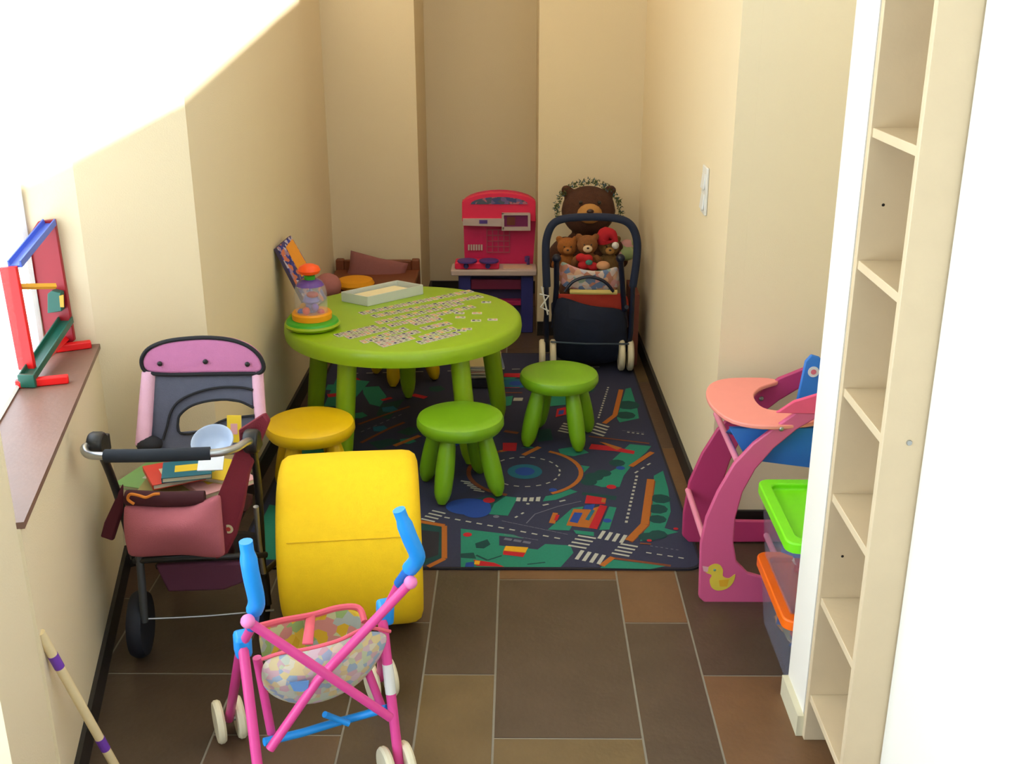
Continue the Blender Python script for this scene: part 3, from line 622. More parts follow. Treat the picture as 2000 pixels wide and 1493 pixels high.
# storage bag hanging behind the seat and the basket below
dn = mat('navy_cloth', (20, 30, 54), .9, .45, 9, .9, 22)
def patch(name, rows, m, par, th=.006, sub=1, y=None, label=None):
    mb = MB(); mb.grid(rows); o = mb.build(name, m, par, solid=th, subd=sub); 
    if label: o['label'] = label
    return o
patch('seat_back', [[Q(1083, 575, BY+.06), Q(1112, 582, BY+.0), Q(1135, 592, BY-.02), Q(1170, 600, BY-.02), Q(1222, 600, BY+.06)],
                    [Q(1078, 615, BY+.05), Q(1112, 620, BY-.05), Q(1145, 625, BY-.07), Q(1180, 625, BY-.05), Q(1226, 625, BY+.05)],
                    [Q(1078, 660, BY+.04), Q(1112, 665, BY-.04), Q(1145, 668, BY-.06), Q(1185, 668, BY-.04), Q(1228, 665, BY+.04)],
                    [Q(1085, 680, BY+.05), Q(1112, 690, BY-.01), Q(1145, 695, BY-.02), Q(1185, 695, BY-.01), Q(1226, 685, BY+.05)],
                    [Q(1083, 700, BY+.08), Q(1112, 708, BY+.05), Q(1145, 712, BY+.05), Q(1185, 712, BY+.05), Q(1224, 700, BY+.08)]], dn, t)
mb = MB(); mb.tube([Q(1076, 668, BY-.01), Q(1145, 672, BY-.075), Q(1228, 672, BY-.01)], .004, 8); mb.build('cross_tube', mat('slate_tube', (60, 74, 90), .4), t)
mb = MB(); mb.bx((.16, BY+.05, .09), (.45, 4.98, .2)); mb.build('basket', mat('black_navy_cloth', (10, 14, 26), .9), t, bevel=.02)
patch('seat_side', [[Q(1068, 575, BY+.02), Q(1066, 600, 4.85)], [Q(1070, 640, BY+.02), Q(1072, 660, 4.85)]], dn, t)
mb = MB(); mb.bx((.15, BY+.08, .2), (.47, 4.98, .235)); mb.build('seat', dn, t, bevel=.01)
for pts in ([(1054, 575), (1072, 578), (1056, 600), (1072, 608)], [(1058, 560), (1062, 580), (1070, 615)]):
    mb = MB(); mb.tube([Q(u, v, BY-.02) for u, v in pts], .004, 6); mb.build('strap', white_m, t)
# quilt / clothes heaped in the seat
quilt = mat_patches('pastel_quilt', [(214, 196, 190), (206, 150, 150), (150, 170, 160), (190, 130, 110), (196, 190, 200), (110, 130, 170), (216, 170, 140)], 42)
mb = MB(); mb.grid([[Q(1095, 505, 4.7), Q(1112, 518, 4.66), Q(1150, 530, 4.64), Q(1185, 528, 4.66), Q(1210, 515, 4.7)],
                    [Q(1090, 530, 4.7), Q(1115, 545, 4.66), Q(1150, 548, 4.65), Q(1185, 545, 4.66), Q(1210, 540, 4.7)],
                    [Q(1092, 560, 4.7), Q(1120, 568, 4.67), Q(1150, 570, 4.66), Q(1185, 570, 4.67), Q(1212, 566, 4.7)]]); tag(mb.build('patchwork_quilt', quilt, solid=.02, subd=2), 'pastel patchwork quilt bundled in the navy pushchair below the bears', 'quilt')
mb = MB(); mb.grid([[Q(1080, 572, 4.71), Q(1110, 574, 4.68), Q(1150, 574, 4.66), Q(1190, 574, 4.68), Q(1228, 568, 4.72)],
                    [Q(1080, 590, 4.71), Q(1110, 592, 4.68), Q(1150, 596, 4.66), Q(1190, 600, 4.68), Q(1230, 602, 4.72)],
                    [Q(1082, 608, 4.71), Q(1110, 610, 4.68), Q(1150, 612, 4.67), Q(1190, 612, 4.68), Q(1230, 612, 4.72)]]); tag(mb.build('red_blanket', mat('orange_red_cloth', (186, 60, 44), .9, .15, 30), solid=.015, subd=2), 'orange red blanket folded below the quilt in the navy pushchair', 'blanket')
mb = MB(); mb.tube([Q(1113, 570, 4.63), Q(1150, 571, 4.62), Q(1205, 571, 4.63)], .011, 8); tag(mb.build('yellow_roll', mat('pale_yellow_cloth', (206, 186, 110), .9)), 'pale yellow cloth roll across the navy pushchair between quilt and blanket', 'cloth')
# bears
def bear(name, label, c, s, fur, muz, pose_y=0, face=True, group=None):
    """plush bear seated, facing the camera (-y); c = centre of the head, s = head radius"""
    c = Vector(c); mb = MB(); er = .34 if s < .1 else .22
    mb.ball(c, (s, s*.9, s*.92)); mb.ball(c+Vector((0, .1*s, -1.9*s)), (s*1.05, s*.85, s*1.3))
    for q_ in (-1, 1):
        mb.ball(c+Vector((q_*.8*s, .1*s, .72*s)), (s*er, s*.2, s*er)); mb.ball(c+Vector((q_*1.05*s, -.2*s, -1.5*s)), (s*.38, s*.4, s*.8), R=Euler((.5, q_*-.5, 0)).to_matrix())
        mb.ball(c+Vector((q_*.65*s, -.8*s, -2.75*s)), (s*.42, s*.85, s*.42))
    o = mb.build(name, fur, remesh=s/12); tag(o, label, 'teddy bear', group)
    def ch(n_, m_, f): q_ = MB(); f(q_); r_ = q_.build(n_, m_, o); return r_
    if s > .1: c = c+Vector((0, 0, .28*s))
    ch('muzzle', muz, lambda q_: q_.ball(c+Vector((0, -.82*s, -.22*s)), (s*.45, s*.32, s*.36)))
    ch('nose', mat('bear_nose', (50, 26, 24), .4), lambda q_: q_.ball(c+Vector((0, -1.13*s, -.08*s)), (s*.13, s*.07, s*.09)))
    for q2 in (-1, 1): ch('eye', black_m, lambda q_: q_.ball(c+Vector((q2*.33*s, -.86*s, .18*s)), s*.07))
    return o
furD = mat('dark_brown_fur', (74, 42, 26), .95, .35, 60, 1., 260); furM = mat('tan_fur', (140, 88, 48), .95, .3, 70, 1., 300); furG = mat('golden_fur', (160, 96, 40), .95, .25, 70, 1., 300); furO = mat('olive_brown_fur', (124, 92, 50), .95, .25, 70, 1., 300)
muzT = mat('tan_muzzle', (186, 134, 72), .95, .1, 60, .5, 300); muzC = mat('cream_muzzle', (224, 196, 160), .95, .1, 60, .5, 300)
bc = at_y(1149, 412, 4.98); bear('teddy_bear', 'large dark brown teddy bear sitting at the top of the navy pushchair', bc, .125, furD, muzT)
b1 = at_y(1147, 478, 4.76); b1o = bear('teddy_bear', 'small brown teddy bear with cream muzzle and red scarf in the middle of the pushchair', b1, .047, furM, muzC)
mb = MB(); 
for dx, dz in ((-.03, -.045), (.0, -.05), (-.02, -.08), (.025, -.085)): mb.ball(b1+Vector((dx, -.055, dz)), (.024, .014, .02))
mb.build('scarf', mat('red_cloth', (190, 24, 34), .8), b1o, remesh=.004)
mb = MB(); mb.ball(b1+Vector((.005, -.075, -.062)), (.016, .008, .012)); mb.build('ornament', mat('teal_cloth', (60, 120, 110), .8), b1o)
bg_ = at_y(1108, 482, 4.8); bear('teddy_bear', 'small golden brown teddy bear on the left of the pushchair', bg_, .046, furG, mat('golden_muzzle', (170, 110, 56), .95))
b2 = at_y(1190, 482, 4.8); b2o = bear('teddy_bear', 'small olive brown teddy bear in a red Santa hat on the right of the pushchair', b2, .046, furO, muzT)
mb = MB(); mb.tube(spline([b2+Vector((-.01, -.01, .03)), b2+Vector((-.015, -.015, .055)), b2+Vector((.01, -.03, .06)), b2+Vector((.025, -.045, .03))], 4), [.045]*4+[.04, .036, .03, .026, .022, .018, .014, .012, .01], 14); hat = mb.build('santa_hat', mat('hat_red', (176, 14, 34), .85), b2o)
mb = MB(); mb.ball(b2+Vector((.022, -.055, .018)), .016); mb.build('pompom', mat('hat_white', (224, 220, 214), .95, bump=.6), hat)
mb = MB(); mb.ball(at_y(1178, 519, 4.68), (.03, .025, .02)); mb.build('paw', mat('peach_plush', (196, 144, 104), .95), b2o)
# tinsel garland round the big bear's head
gm = mat('green_tinsel', (70, 84, 40), .5, .4, 90); mb = MB(); random.seed(3)
for i in range(420):
    a = math.radians(random.uniform(-15, 195)); rr = .134+random.uniform(-.008, .014)
    p = bc+Vector((rr*math.cos(a)*1.06, random.uniform(-.03, .03), rr*math.sin(a)-.005)); d = Vector((random.gauss(0, 1), random.gauss(0, 1), random.gauss(0, 1))).normalized()*random.uniform(.008, .02)
    n_ = d.cross(Vector((0, 1, .3))).normalized()*.003; mb.add([p-n_, p+n_, p+d], [(0, 1, 2)], 0 if i % 4 else 1)
tag(mb.build('tinsel_garland', [gm, mat('blue_tinsel', (50, 90, 110), .4)], smooth=False), 'green tinsel garland around the head of the large brown bear', 'garland')
mb = MB(); mb.bx((.50, 4.72, RZ+.003), (.535, 4.98, .34)); o = mb.build('thin_board_box', mat('dull_red_card', (120, 62, 48), .7)); tag(o, 'dull red flat box standing between the navy pushchair and the right wall', 'box')
o.location.x = 0
mb = MB(); mb.ball(at_y(1225, 480, 4.95), (.035, .03, .03)); mb.ball(at_y(1222, 497, 4.92), (.045, .03, .03)); tag(mb.build('soft_toy', mat_patches('pink_green_plush', [(206, 160, 160), (170, 180, 130), (200, 150, 150), (150, 170, 120)], 22), remesh=.006), 'pale pink and green soft toy at the right of the bears in the pushchair', 'soft toy')

# ================================================================== YELLOW FOAM ROLLER
ry = math.radians(7)
t = thing('foam_roller', 'big yellow foam roller standing on the tiles behind the small doll stroller', 'foam roller', (-.455, 2.64, 0))
Mr = Matrix.Rotation(ry, 3, 'Z'); w2 = .182; r = .232
mb = MB(); prof = [(.08, -w2), (r-.03, -w2), (r-.012, -w2+.006), (r-.002, -w2+.02), (r+.001, -w2+.04), (r+.003, 0), (r+.001, w2-.04), (r-.002, w2-.02), (r-.012, w2-.006), (r-.03, w2), (.08, w2)]
mb.lathe(prof, (-.448, 2.64, r+.004), 'X', 72, M=Mr); mb.f = mb.f[:-2]; mb.m = mb.m[:-2]; mb.lathe([(.08, -w2), (.08, w2)], (-.448, 2.64, r+.004), 'X', 72, M=Mr); mb.f = mb.f[:-2]; mb.m = mb.m[:-2]
mb.build('foam_body', foam_m, t)
mb = MB(); a = math.radians(207); y_, z_ = (r+.0035)*math.cos(a), (r+.0035)*math.sin(a)
pts_ = [Vector((-.448, 2.64, r+.004))+Mr@Vector((x, y_*1.0, -z_*1.0)) for x in (-w2+.03, -.09, 0, .09, w2-.03)]
mb.tube(pts_, .0012, 6); mb.build('seam', mat('yellow_seam', (214, 170, 0), .8), t)

# ================================================================== DOLL STROLLER (pink tubes, blue handles)
t = thing('doll_stroller', 'small pink tube doll stroller with blue handles and patterned seat in the foreground', 'doll stroller', (-.42, 2.0, 0))
def tb_(name, pts, r, m, par=t, n=12, sp=0):
    pts = [Vector(p) for p in pts]
    mb = MB(); mb.tube(spline(pts, sp) if sp else pts, r, n); return mb.build(name, m, par)
RL = Vector((-.515, 1.79, 0)); RR = Vector((-.262, 1.95, 0)); FL = Vector((-.665, 2.11, 0)); FR = Vector((-.335, 2.27, 0))
hgL = at_y(474, 1258, 1.9); hgR = at_y(752, 1196, 2.03)
# handles
hl = [at_y(480, 1058, 1.80), at_y(490, 1120, 1.805), at_y(501, 1172, 1.82), at_y(497, 1192, 1.83)]
hr = [at_y(779, 996, 1.93), at_y(800, 1050, 1.935), at_y(815, 1088, 1.945), at_y(800, 1112, 1.96)]
for hh, nx in ((hl, at_y(492, 1225, 1.86)), (hr, at_y(780, 1140, 1.99))):
    mb = MB(); mb.tube(spline(hh, 5), [.013]*3+[.0165]*13, 12); mb.build('handle', sky_m, t)
    mb = MB(); mb.tube([hh[-1], nx], .012, 10); mb.build('handle_socket', mat('deep_blue_plastic', (24, 110, 200), .4), t)
tb_('upper_tube', [hl[-1], at_y(492, 1225, 1.86), hgL], .0095, pink_m); tb_('upper_tube', [hr[-1], at_y(780, 1140, 1.99), hgR], .0095, pink_m)
for h in (hgL, hgR):
    mb = MB(); mb.box(h, (.034, .036, .055), (.2, 0, .4)); mb.build('hinge', sky_m, t, bevel=.008)
ax = .052
tb_('rear_leg', [hgL+Vector((.003, -.01, 0)), RL+Vector((0, 0, ax))], .011, pink_m); rl_ = tb_('rear_leg', [hgR+Vector((-.005, -.01, -.01)), RR+Vector((.005, 0, ax))], .011, pink_m)
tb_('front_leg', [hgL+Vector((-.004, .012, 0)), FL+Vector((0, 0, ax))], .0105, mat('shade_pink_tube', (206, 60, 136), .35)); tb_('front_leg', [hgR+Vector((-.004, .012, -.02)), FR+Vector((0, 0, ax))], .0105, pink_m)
tb_('seat_tube', [at_y(502, 1285, 1.92), at_y(530, 1432, 1.93)], .0095, pink_m); tb_('seat_tube', [at_y(716, 1305, 2.02), at_y(748, 1388, 2.0)], .0095, pink_m)
tb_('cross_brace', [at_y(484, 1214, 1.80), at_y(762, 1402, 1.915)], .0098, pink_m); tb_('cross_brace', [at_y(802, 1138, 1.945), at_y(620, 1330, 1.895), at_y(527, 1464, 1.84)], .0098, pink_m)
for p in (at_y(484, 1214, 1.795), at_y(802, 1138, 1.94)):
    mb = MB(); mb.ball(p, .014); mb.build('pivot', mat('light_pink_plastic', (240, 130, 190), .4), t)
tb_('fold_bar', [at_y(516, 1450, 1.90), at_y(590, 1432, 1.95), at_y(655, 1412, 1.99)], .009, sky_m); tb_('fold_bar', [at_y(655, 1412, 1.99), at_y(700, 1400, 2.0), at_y(756, 1384, 1.98)], .009, sky_m)
tb_('fold_lever', [at_y(682, 1414, 1.975), at_y(655, 1404, 1.97), at_y(634, 1396, 1.95)], .007, sky_m)
mb = MB(); d_ = (RR+Vector((.005, 0, ax)))-(hgR+Vector((-.005, -.01, -.01))); p0 = hgR+Vector((-.005, -.01, -.01))
mb.tube([p0+d_*.30, p0+d_*.50], .0117, 12); mb.build('label_sleeve', white_m, t)
fw = (FL-RL).normalized(); side = Vector((fw.y, -fw.x, 0))
def wpair(c, r, par):
    for s in (-1, 1):
        cc = c+side*(.023*s)+Vector((0, 0, r+.001)); ang = math.atan2(side.y, side.x)
        M_ = Matrix.Rotation(ang, 3, 'Z')
        mb = MB(); mb.lathe([(r*.62, -.009), (r*.92, -.009), (r, -.004), (r, .004), (r*.92, .009), (r*.62, .009)], cc, 'X', 28, M=M_); wv = mb.build('wheel', cream_tyre_m, par)
        mb = MB(); mb.lathe([(.001, -.006), (r*.64, -.006), (r*.64, .006), (.001, .006)], cc, 'X', 20, M=M_); mb.build('hub', mat('hub_blue', (30, 70, 170), .4), wv)
    mb = MB(); mb.tube([c+side*-.03+Vector((0, 0, r)), c+side*.03+Vector((0, 0, r))], .005, 8); mb.build('axle', chrome_m, par)
for c in (RL, RR, FL, FR): wpair(c, .05, t)
# hammock seat: far panel, near panel and underside
bagm = mat_patches('nursery_print', [(222, 214, 190), (214, 196, 150), (206, 170, 176), (196, 206, 170), (160, 180, 200), (226, 206, 150), (214, 190, 196), (200, 208, 190)], 62)
bagi = mat_patches('nursery_print_inside', [(216, 176, 40), (150, 180, 110), (206, 140, 130), (196, 200, 150), (226, 190, 60), (170, 180, 170)], 46)
trim_m = mat('coral_trim', (226, 96, 116), .8)
farT = [at_y(u, v, y) for u, v, y in ((498, 1226, 1.93), (550, 1213, 2.02), (610, 1202, 2.08), (660, 1188, 2.12), (700, 1188, 2.13), (712, 1215, 2.10))]
farB = [at_y(u, v, y) for u, v, y in ((510, 1300, 1.95), (555, 1310, 2.02), (615, 1310, 2.06), (660, 1300, 2.09), (700, 1285, 2.10), (718, 1280, 2.08))]
nearT = [at_y(u, v, y) for u, v, y in ((512, 1288, 1.90), (550, 1276, 1.90), (600, 1268, 1.92), (660, 1252, 1.94), (715, 1228, 1.965), (762, 1234, 2.0))]
mid = [at_y(u, v, y) for u, v, y in ((506, 1325, 1.90), (545, 1330, 1.88), (600, 1325, 1.90), (660, 1305, 1.92), (715, 1285, 1.955), (755, 1262, 1.99))]
low = [at_y(u, v, y) for u, v, y in ((520, 1355, 1.93), (550, 1380, 1.93), (600, 1392, 1.945), (655, 1375, 1.965), (705, 1345, 1.99), (735, 1300, 2.01))]
bot = [at_y(u, v, y) for u, v, y in ((525, 1345, 1.96), (556, 1360, 1.98), (605, 1365, 2.0), (655, 1352, 2.02), (700, 1325, 2.04), (725, 1295, 2.05))]
seat_ = patch('seat_back_cloth', [farT, [a.lerp(b, .5)+Vector((0, .01, 0)) for a, b in zip(farT, farB)], farB], bagi, t, .004, 2)
patch('seat_cloth', [nearT, mid, low, bot, farB], bagm, t, .004, 2)
mb = MB(); mb.tube(spline(farT, 5), .0075, 8); mb.tube(spline(nearT, 5), .004, 8); mb.build('edge_piping', trim_m, t)
mb = MB(); mb.grid([[farT[2]+Vector((-.012, -.006, 0)), farT[2]+Vector((.008, -.006, .002))], [nearT[2]+Vector((-.012, .012, .004)), nearT[2]+Vector((.01, .012, .004))]]); mb.build('strap', trim_m, t, solid=.004)
# printed yellow duck patches and cup on the cloth
mb = MB(); p = at_y(585, 1340, 1.885); mb.prism([p+Vector((x, 0, z)) for x, z in ((-.02, .008), (.02, .012), (.017, -.008), (.004, -.014), (-.012, -.012))], (0, .003, 0)); mb.build('cup_print', mat('print_blue', (90, 130, 180), .8), t)

# ================================================================== PINK DOLL PRAM at the left wall
t = thing('doll_pram', 'pink and maroon doll pram with grey backrest parked against the left wall', 'doll pram', (-.85, 2.5, 0))
pinkc = mat('mauve_pink_fabric', (196, 120, 168), .85, .06, 50, .3, 400); pinks = mat('pale_pink_fabric', (216, 168, 190), .85, .06, 50, .3, 400); grey_f = mat('charcoal_fabric', (80, 82, 98), .9, .12, 50, .4, 400); maroon = mat('maroon_fabric', (112, 22, 40), .85, .1, 30, .3, 300); dmar = mat('dark_maroon_fabric', (60, 14, 24), .9, .15, 30); blk_f = mat('black_binding', (18, 18, 26), .8)
cush = mat('rose_pink_fabric', (172, 92, 104), .85, .06, 40, .4, 350); purp = mat('plum_fabric', (84, 38, 62), .85)
def G(u, v, y): return at_y(u, v, y)
HY = 2.78
canopy_px = [(279, 706), (286, 686), (305, 672), (340, 662), (400, 657), (450, 661), (485, 673), (508, 692), (517, 714), (508, 726), (480, 727), (400, 728), (330, 729), (290, 724)]
can = spline([G(u, v, HY) for u, v in canopy_px], 4, True)
mb = MB(); mb.prism(can, (0, .028, 0)); hood_o = mb.build('hood', pinkc, t, bevel=.010, seg=3)
mb = MB(); mb.tube([p+Vector((0, -.012, 0)) for p in can], .0058, 8, True); mb.build('binding', blk_f, hood_o)
for u, v in ((312, 711), (401, 707), (483, 712)):
    mb = MB(); mb.ball(G(u, v, HY-.018), (.007, .005, .007)); mb.build('button', black_m, hood_o)
# backrest, one cloth with an open arch at the right
bkp = [(300, 726), (495, 726), (495, 797), (470, 785), (440, 781), (405, 784), (374, 793), (354, 808), (348, 822), (352, 846), (395, 842), (440, 820), (497, 812), (500, 862), (470, 885), (400, 890), (290, 882), (296, 800)]
mb = MB(); mb.prism([G(u, v, HY-.0-(v-726)/160*.09) for u, v in bkp], (0, .012, .004)); mb.build('backrest', grey_f, t, bevel=.003)
mb = MB()
for ps in ([(494, 762), (470, 757), (430, 757), (390, 765), (352, 782), (334, 805), (326, 835), (318, 860)], [(495, 797), (470, 785), (440, 781), (405, 784), (374, 793), (354, 808), (348, 822), (352, 846), (395, 842), (440, 820), (497, 812)]):
    mb.tube(spline([G(u, v, HY-.009-(v-726)/160*.09) for u, v in ps], 4), .0035, 8)
mb.build('backrest_piping', blk_f, t)
tb2 = lambda name, pts, r, m, sp=4, n=12: tb_(name, pts, r, m, t, n, sp)
tb2('hood_arm', [G(292, 728, HY), G(286, 790, HY-.04), G(281, 850, HY-.09), G(279, 870, HY-.1)], .020, pinks); tb2('hood_arm', [G(503, 728, HY), G(506, 780, HY-.03), G(510, 830, HY-.06)], .016, pinks)
mb = MB(); mb.ball(G(292, 868, 2.68), (.035, .03, .022)); mb.build('arm_cuff', blk_f, t)
# bumper bar
LJ = G(190, 868, 2.36); RJ = G(492, 862, 2.44)
bb = spline([LJ, G(166, 874, 2.33), G(172, 888, 2.30), G(205, 891, 2.28), G(300, 890, 2.27), G(410, 886, 2.29), G(455, 878, 2.33), G(480, 864, 2.38), RJ], 5)
mb = MB(); mb.tube(bb, .0095, 12); mb.build('bumper_bar', chrome_m, t)
mb = MB(); mb.tube(spline([G(206, 891, 2.28), G(300, 890, 2.27), G(411, 886, 2.29)], 8), .0155, 14); mb.build('foam_grip', mat('black_foam', (26, 32, 42), .9), t)
for J in (LJ, RJ):
    mb = MB(); mb.lathe([(.001, -.018), (.026, -.018), (.03, -.01), (.03, .01), (.026, .018), (.001, .018)], J, 'X', 20); mb.box(J+Vector((0, .02, -.01)), (.03, .05, .04)); mb.build('bar_joint', black_m, t, bevel=.003)
# frame
tb2('frame_tube', [RJ, G(505, 960, 2.50), G(512, 1095, 2.52), G(516, 1130, 2.53)], .010, black_m); tb2('frame_tube', [G(500, 990, 2.47), G(506, 1060, 2.49), G(515, 1120, 2.5)], .007, chrome_m)
tb2('frame_tube', [LJ, G(215, 925, 2.42), G(240, 1000, 2.44), G(262, 1090, 2.45)], .010, black_m); tb2('front_leg', [G(272, 1085, 2.42), G(278, 1150, 2.41), G(282, 1215, 2.40)], .010, mat('dark_steel', (80, 84, 90), .4, metal=.6))
tb2('frame_bar', [G(262, 1096, 2.42), G(330, 1092, 2.41), G(440, 1088, 2.43), G(520, 1084, 2.5)], .008, black_m)
tb2('rear_leg', [G(516, 1130, 2.53), G(524, 1180, 2.53)], .010, black_m); tb2('front_axle', [G(268, 1210, 2.42), G(400, 1204, 2.48), G(535, 1192, 2.55)], .003, chrome_m)
def bigwheel(c, r, w, rz):
    M_ = Matrix.Rotation(rz, 3, 'Z'); mb = MB(); mb.lathe([(r*.72, -w/2), (r*.93, -w/2), (r, -w*.2), (r, w*.2), (r*.93, w/2), (r*.72, w/2)], c, 'X', 32, M=M_); wv = mb.build('wheel', mat('blue_black_rubber', (16, 20, 34), .7), t)
    mb = MB(); mb.lathe([(.001, -w*.3), (r*.2, -w*.4), (r*.74, -w*.12), (r*.74, w*.12), (r*.2, w*.4), (.001, w*.3)], c, 'X', 24, M=M_); mb.build('hub', mat('dark_grey_plastic', (44, 48, 58), .5), wv)
bigwheel((-.975, 2.45, .088), .086, .036, .1)
bigwheel((-.695, 2.58, .088), .086, .034, .1); bigwheel((-.68, 2.86, .082), .08, .03, .1); bigwheel((-.99, 2.84, .082), .08, .03, .1)
tb2('rear_leg', [G(262, 1090, 2.45), Vector((-.985, 2.84, .085))], .008, black_m, 0); tb2('rear_leg', [G(515, 1120, 2.52), Vector((-.665, 2.86, .085))], .008, black_m, 0)
# seat tub
mb = MB(); mb.grid([[(-1.03, 2.70, .36), (-.92, 2.72, .33), (-.80, 2.72, .33), (-.69, 2.70, .36)], [(-1.02, 2.52, .345), (-.92, 2.52, .33), (-.80, 2.52, .33), (-.70, 2.52, .35)], [G(244, 975, 2.40), G(330, 980, 2.40), G(420, 980, 2.41), G(470, 975, 2.47)], [G(250, 1050, 2.44), G(330, 1060, 2.44), G(420, 1062, 2.44), G(452, 1062, 2.48)], [G(285, 1095, 2.52), G(340, 1100, 2.52), G(420, 1098, 2.52), G(470, 1090, 2.54)]])
mb.build('seat', dmar, t, solid=.01, subd=1)
mb = MB(); mb.prism([G(u, v, y) for u, v, y in ((517, 806, 2.50), (527, 822, 2.49), (508, 868, 2.47), (487, 925, 2.44), (476, 990, 2.42), (462, 1045, 2.41), (443, 1082, 2.40), (424, 1092, 2.39), (414, 1040, 2.38), (408, 1000, 2.38), (428, 965, 2.40), (452, 905, 2.43), (470, 860, 2.45), (468, 838, 2.47))], (.006, .012, 0)); sp_ = mb.build('side_panel', maroon, t, bevel=.004)
mb = MB(); mb.lathe([(.001, 0), (.012, 0), (.011, .002), (.001, .002)], G(446, 1034, 2.40), 'Y', 20); mb.lathe([(.001, -.001), (.006, -.001), (.005, .0), (.001, 0)], G(446, 1034, 2.40), 'Y', 12, 1); mb.build('round_badge', [mat('badge_cream', (206, 190, 150), .6), mat('badge_red', (180, 60, 50), .6)], sp_)
mb = MB(); mb.prism([G(u, v, 2.43) for u, v in ((240, 945), (205, 1020), (198, 1048), (222, 1056), (240, 1000))], (.004, .01, 0)); mb.build('side_panel', mat('deep_maroon', (78, 16, 32), .85), t, bevel=.004)
mb = MB(); mb.tube([G(248, 972, 2.38), G(320, 976, 2.37), G(400, 974, 2.38)], .019, 12); mb.build('front_roll', dmar, t)
mb = MB(); mb.tube(spline([G(262, 985, 2.355), G(250, 976, 2.355), G(254, 966, 2.352), G(270, 968, 2.35), (G(285, 972, 2.35)), G(300, 966, 2.35), G(312, 965, 2.352)], 5), .0035, 8); mb.build('orange_piping', mat('orange_binding', (206, 120, 34), .8), t)
n_ = 10; rws = []
top_ = [(238, 992), (262, 990), (300, 990), (340, 992), (368, 996), (392, 985), (412, 976), (428, 972)]; botm = [(248, 1088), (262, 1093), (300, 1091), (340, 1088), (368, 1088), (392, 1092), (420, 1094), (438, 1092)]
for k in range(n_+1):
    s_ = k/n_; row = []
    for i, (a_, b_) in enumerate(zip(top_, botm)):
        ii = i/(len(top_)-1); bul = math.sin(PI*s_)*math.sin(PI*min(1, max(0, ii))*.92+.1)
        w_ = -6*math.sin(PI*s_) if i == 0 else 0
        row.append(G(a_[0]+(b_[0]-a_[0])*s_+w_, a_[1]+(b_[1]-a_[1])*s_, 2.355-.055*max(0, bul)+.006*math.sin(7*ii+5*s_)))
    rws.append(row)
bk_ = [[p+Vector((0, .03+.0*i, 0)) for i, p in enumerate(r_)] for r_ in rws]
mb = MB(); mb.grid(rws); mb.grid(bk_); mb.grid([rws[0], bk_[0]]); mb.grid([rws[-1], bk_[-1]]); mb.grid([[r_[0] for r_ in rws], [r_[0] for r_ in bk_]]); mb.grid([[r_[-1] for r_ in rws], [r_[-1] for r_ in bk_]])
o = mb.build('leg_cover', cush, t, subd=1); bm = bmesh.new(); bm.from_mesh(o.data); bmesh.ops.remove_doubles(bm, verts=bm.verts, dist=1e-5); bmesh.ops.recalc_face_normals(bm, faces=bm.faces); bm.to_mesh(o.data); bm.free()
mb = MB(); mb.prism([G(u, v, 2.44) for u, v in ((305, 1102), (478, 1096), (478, 1135), (440, 1150), (330, 1154))], (0, .02, 0)); mb.build('footrest', purp, t, bevel=.006)
mb = MB(); mb.grid([[(-.97, 2.5, .22), (-.84, 2.5, .2), (-.70, 2.52, .22)], [(-.97, 2.62, .17), (-.84, 2.64, .15), (-.70, 2.64, .17)], [(-.97, 2.78, .2), (-.84, 2.78, .18), (-.70, 2.78, .2)]]); mb.build('lower_basket', mat('basket_black', (22, 20, 28), .9), t, solid=.006, subd=1)

# things heaped in the pram: book pile, metal bowl, cards
bmats = dict(green=(130, 180, 110), yellow=(220, 186, 40), white=(206, 204, 190), teal=(20, 96, 110), red=(206, 60, 40), pinkish=(206, 150, 150), olive=(160, 150, 90), cream=(214, 196, 160))
def book(label, c, size, rz, tilt, colr, name='picture_book', print_=None):
    R_ = Euler((tilt[0], tilt[1], rz)).to_matrix(); o = thing(name, label, 'book', c, 'books heaped in the doll pram')
    mb = MB(); mb.box(c, (size[0]*.97, size[1]*.97, size[2]*.8), (tilt[0], tilt[1], rz)); mb.build('pages', mat('page_edges', (216, 208, 180), .8), o)
    mb = MB()
    for s in (-1, 1): mb.box(Vector(c)+R_@Vector((0, 0, s*size[2]*.45)), (size[0], size[1], size[2]*.12), (tilt[0], tilt[1], rz))
    mb.box(Vector(c)+R_@Vector((-size[0]/2, 0, 0)), (.0015, size[1], size[2]), (tilt[0], tilt[1], rz))
    cv = mb.build('cover', mat('cover_'+colr, bmats[colr], .45), o)
    if print_:
        mb = MB(); mb.box(Vector(c)+R_@Vector((0, 0, size[2]*.53)), (size[0]*.5, size[1]*.4, .0008), (tilt[0], tilt[1], rz)); mb.build('cover_picture', mat('cover_'+print_, bmats[print_], .5), cv)
    return o
def gz(u, v, z): p = at_z(u, v, z); return p
lay_ = [('lowest magazine in the doll pram with a yellow cover', (372, 946), .395, (.25, .2), .12, 'yellow', 'white'), ('pale green and white magazine under the books in the doll pram', (325, 932), .4065, (.2, .18), -.3, 'green', 'white'),
        ('pale grey magazine on the right of the pile in the doll pram', (398, 936), .418, (.2, .18), .3, 'white', 'yellow'), ('olive magazine in the middle of the doll pram pile', (360, 935), .4295, (.19, .17), .0, 'olive', 'pinkish'),
        ('pink and cream magazine slanting at the right edge of the doll pram pile', (420, 935), .4405, (.15, .17), .75, 'pinkish', 'yellow'),
        ('bright yellow magazine corner under the metal bar at the back of the doll pram pile', (395, 915), .4525, (.2, .12), -.3, 'yellow', 'green'),
        ('red children\'s book sticking out under the teal book in the doll pram', (340, 924), .4655, (.13, .13), .5, 'red', 'cream'), ('teal board book with a yellow picture on top of the doll pram pile', (366, 919), .4805, (.12, .10), .25, 'teal', 'yellow')]
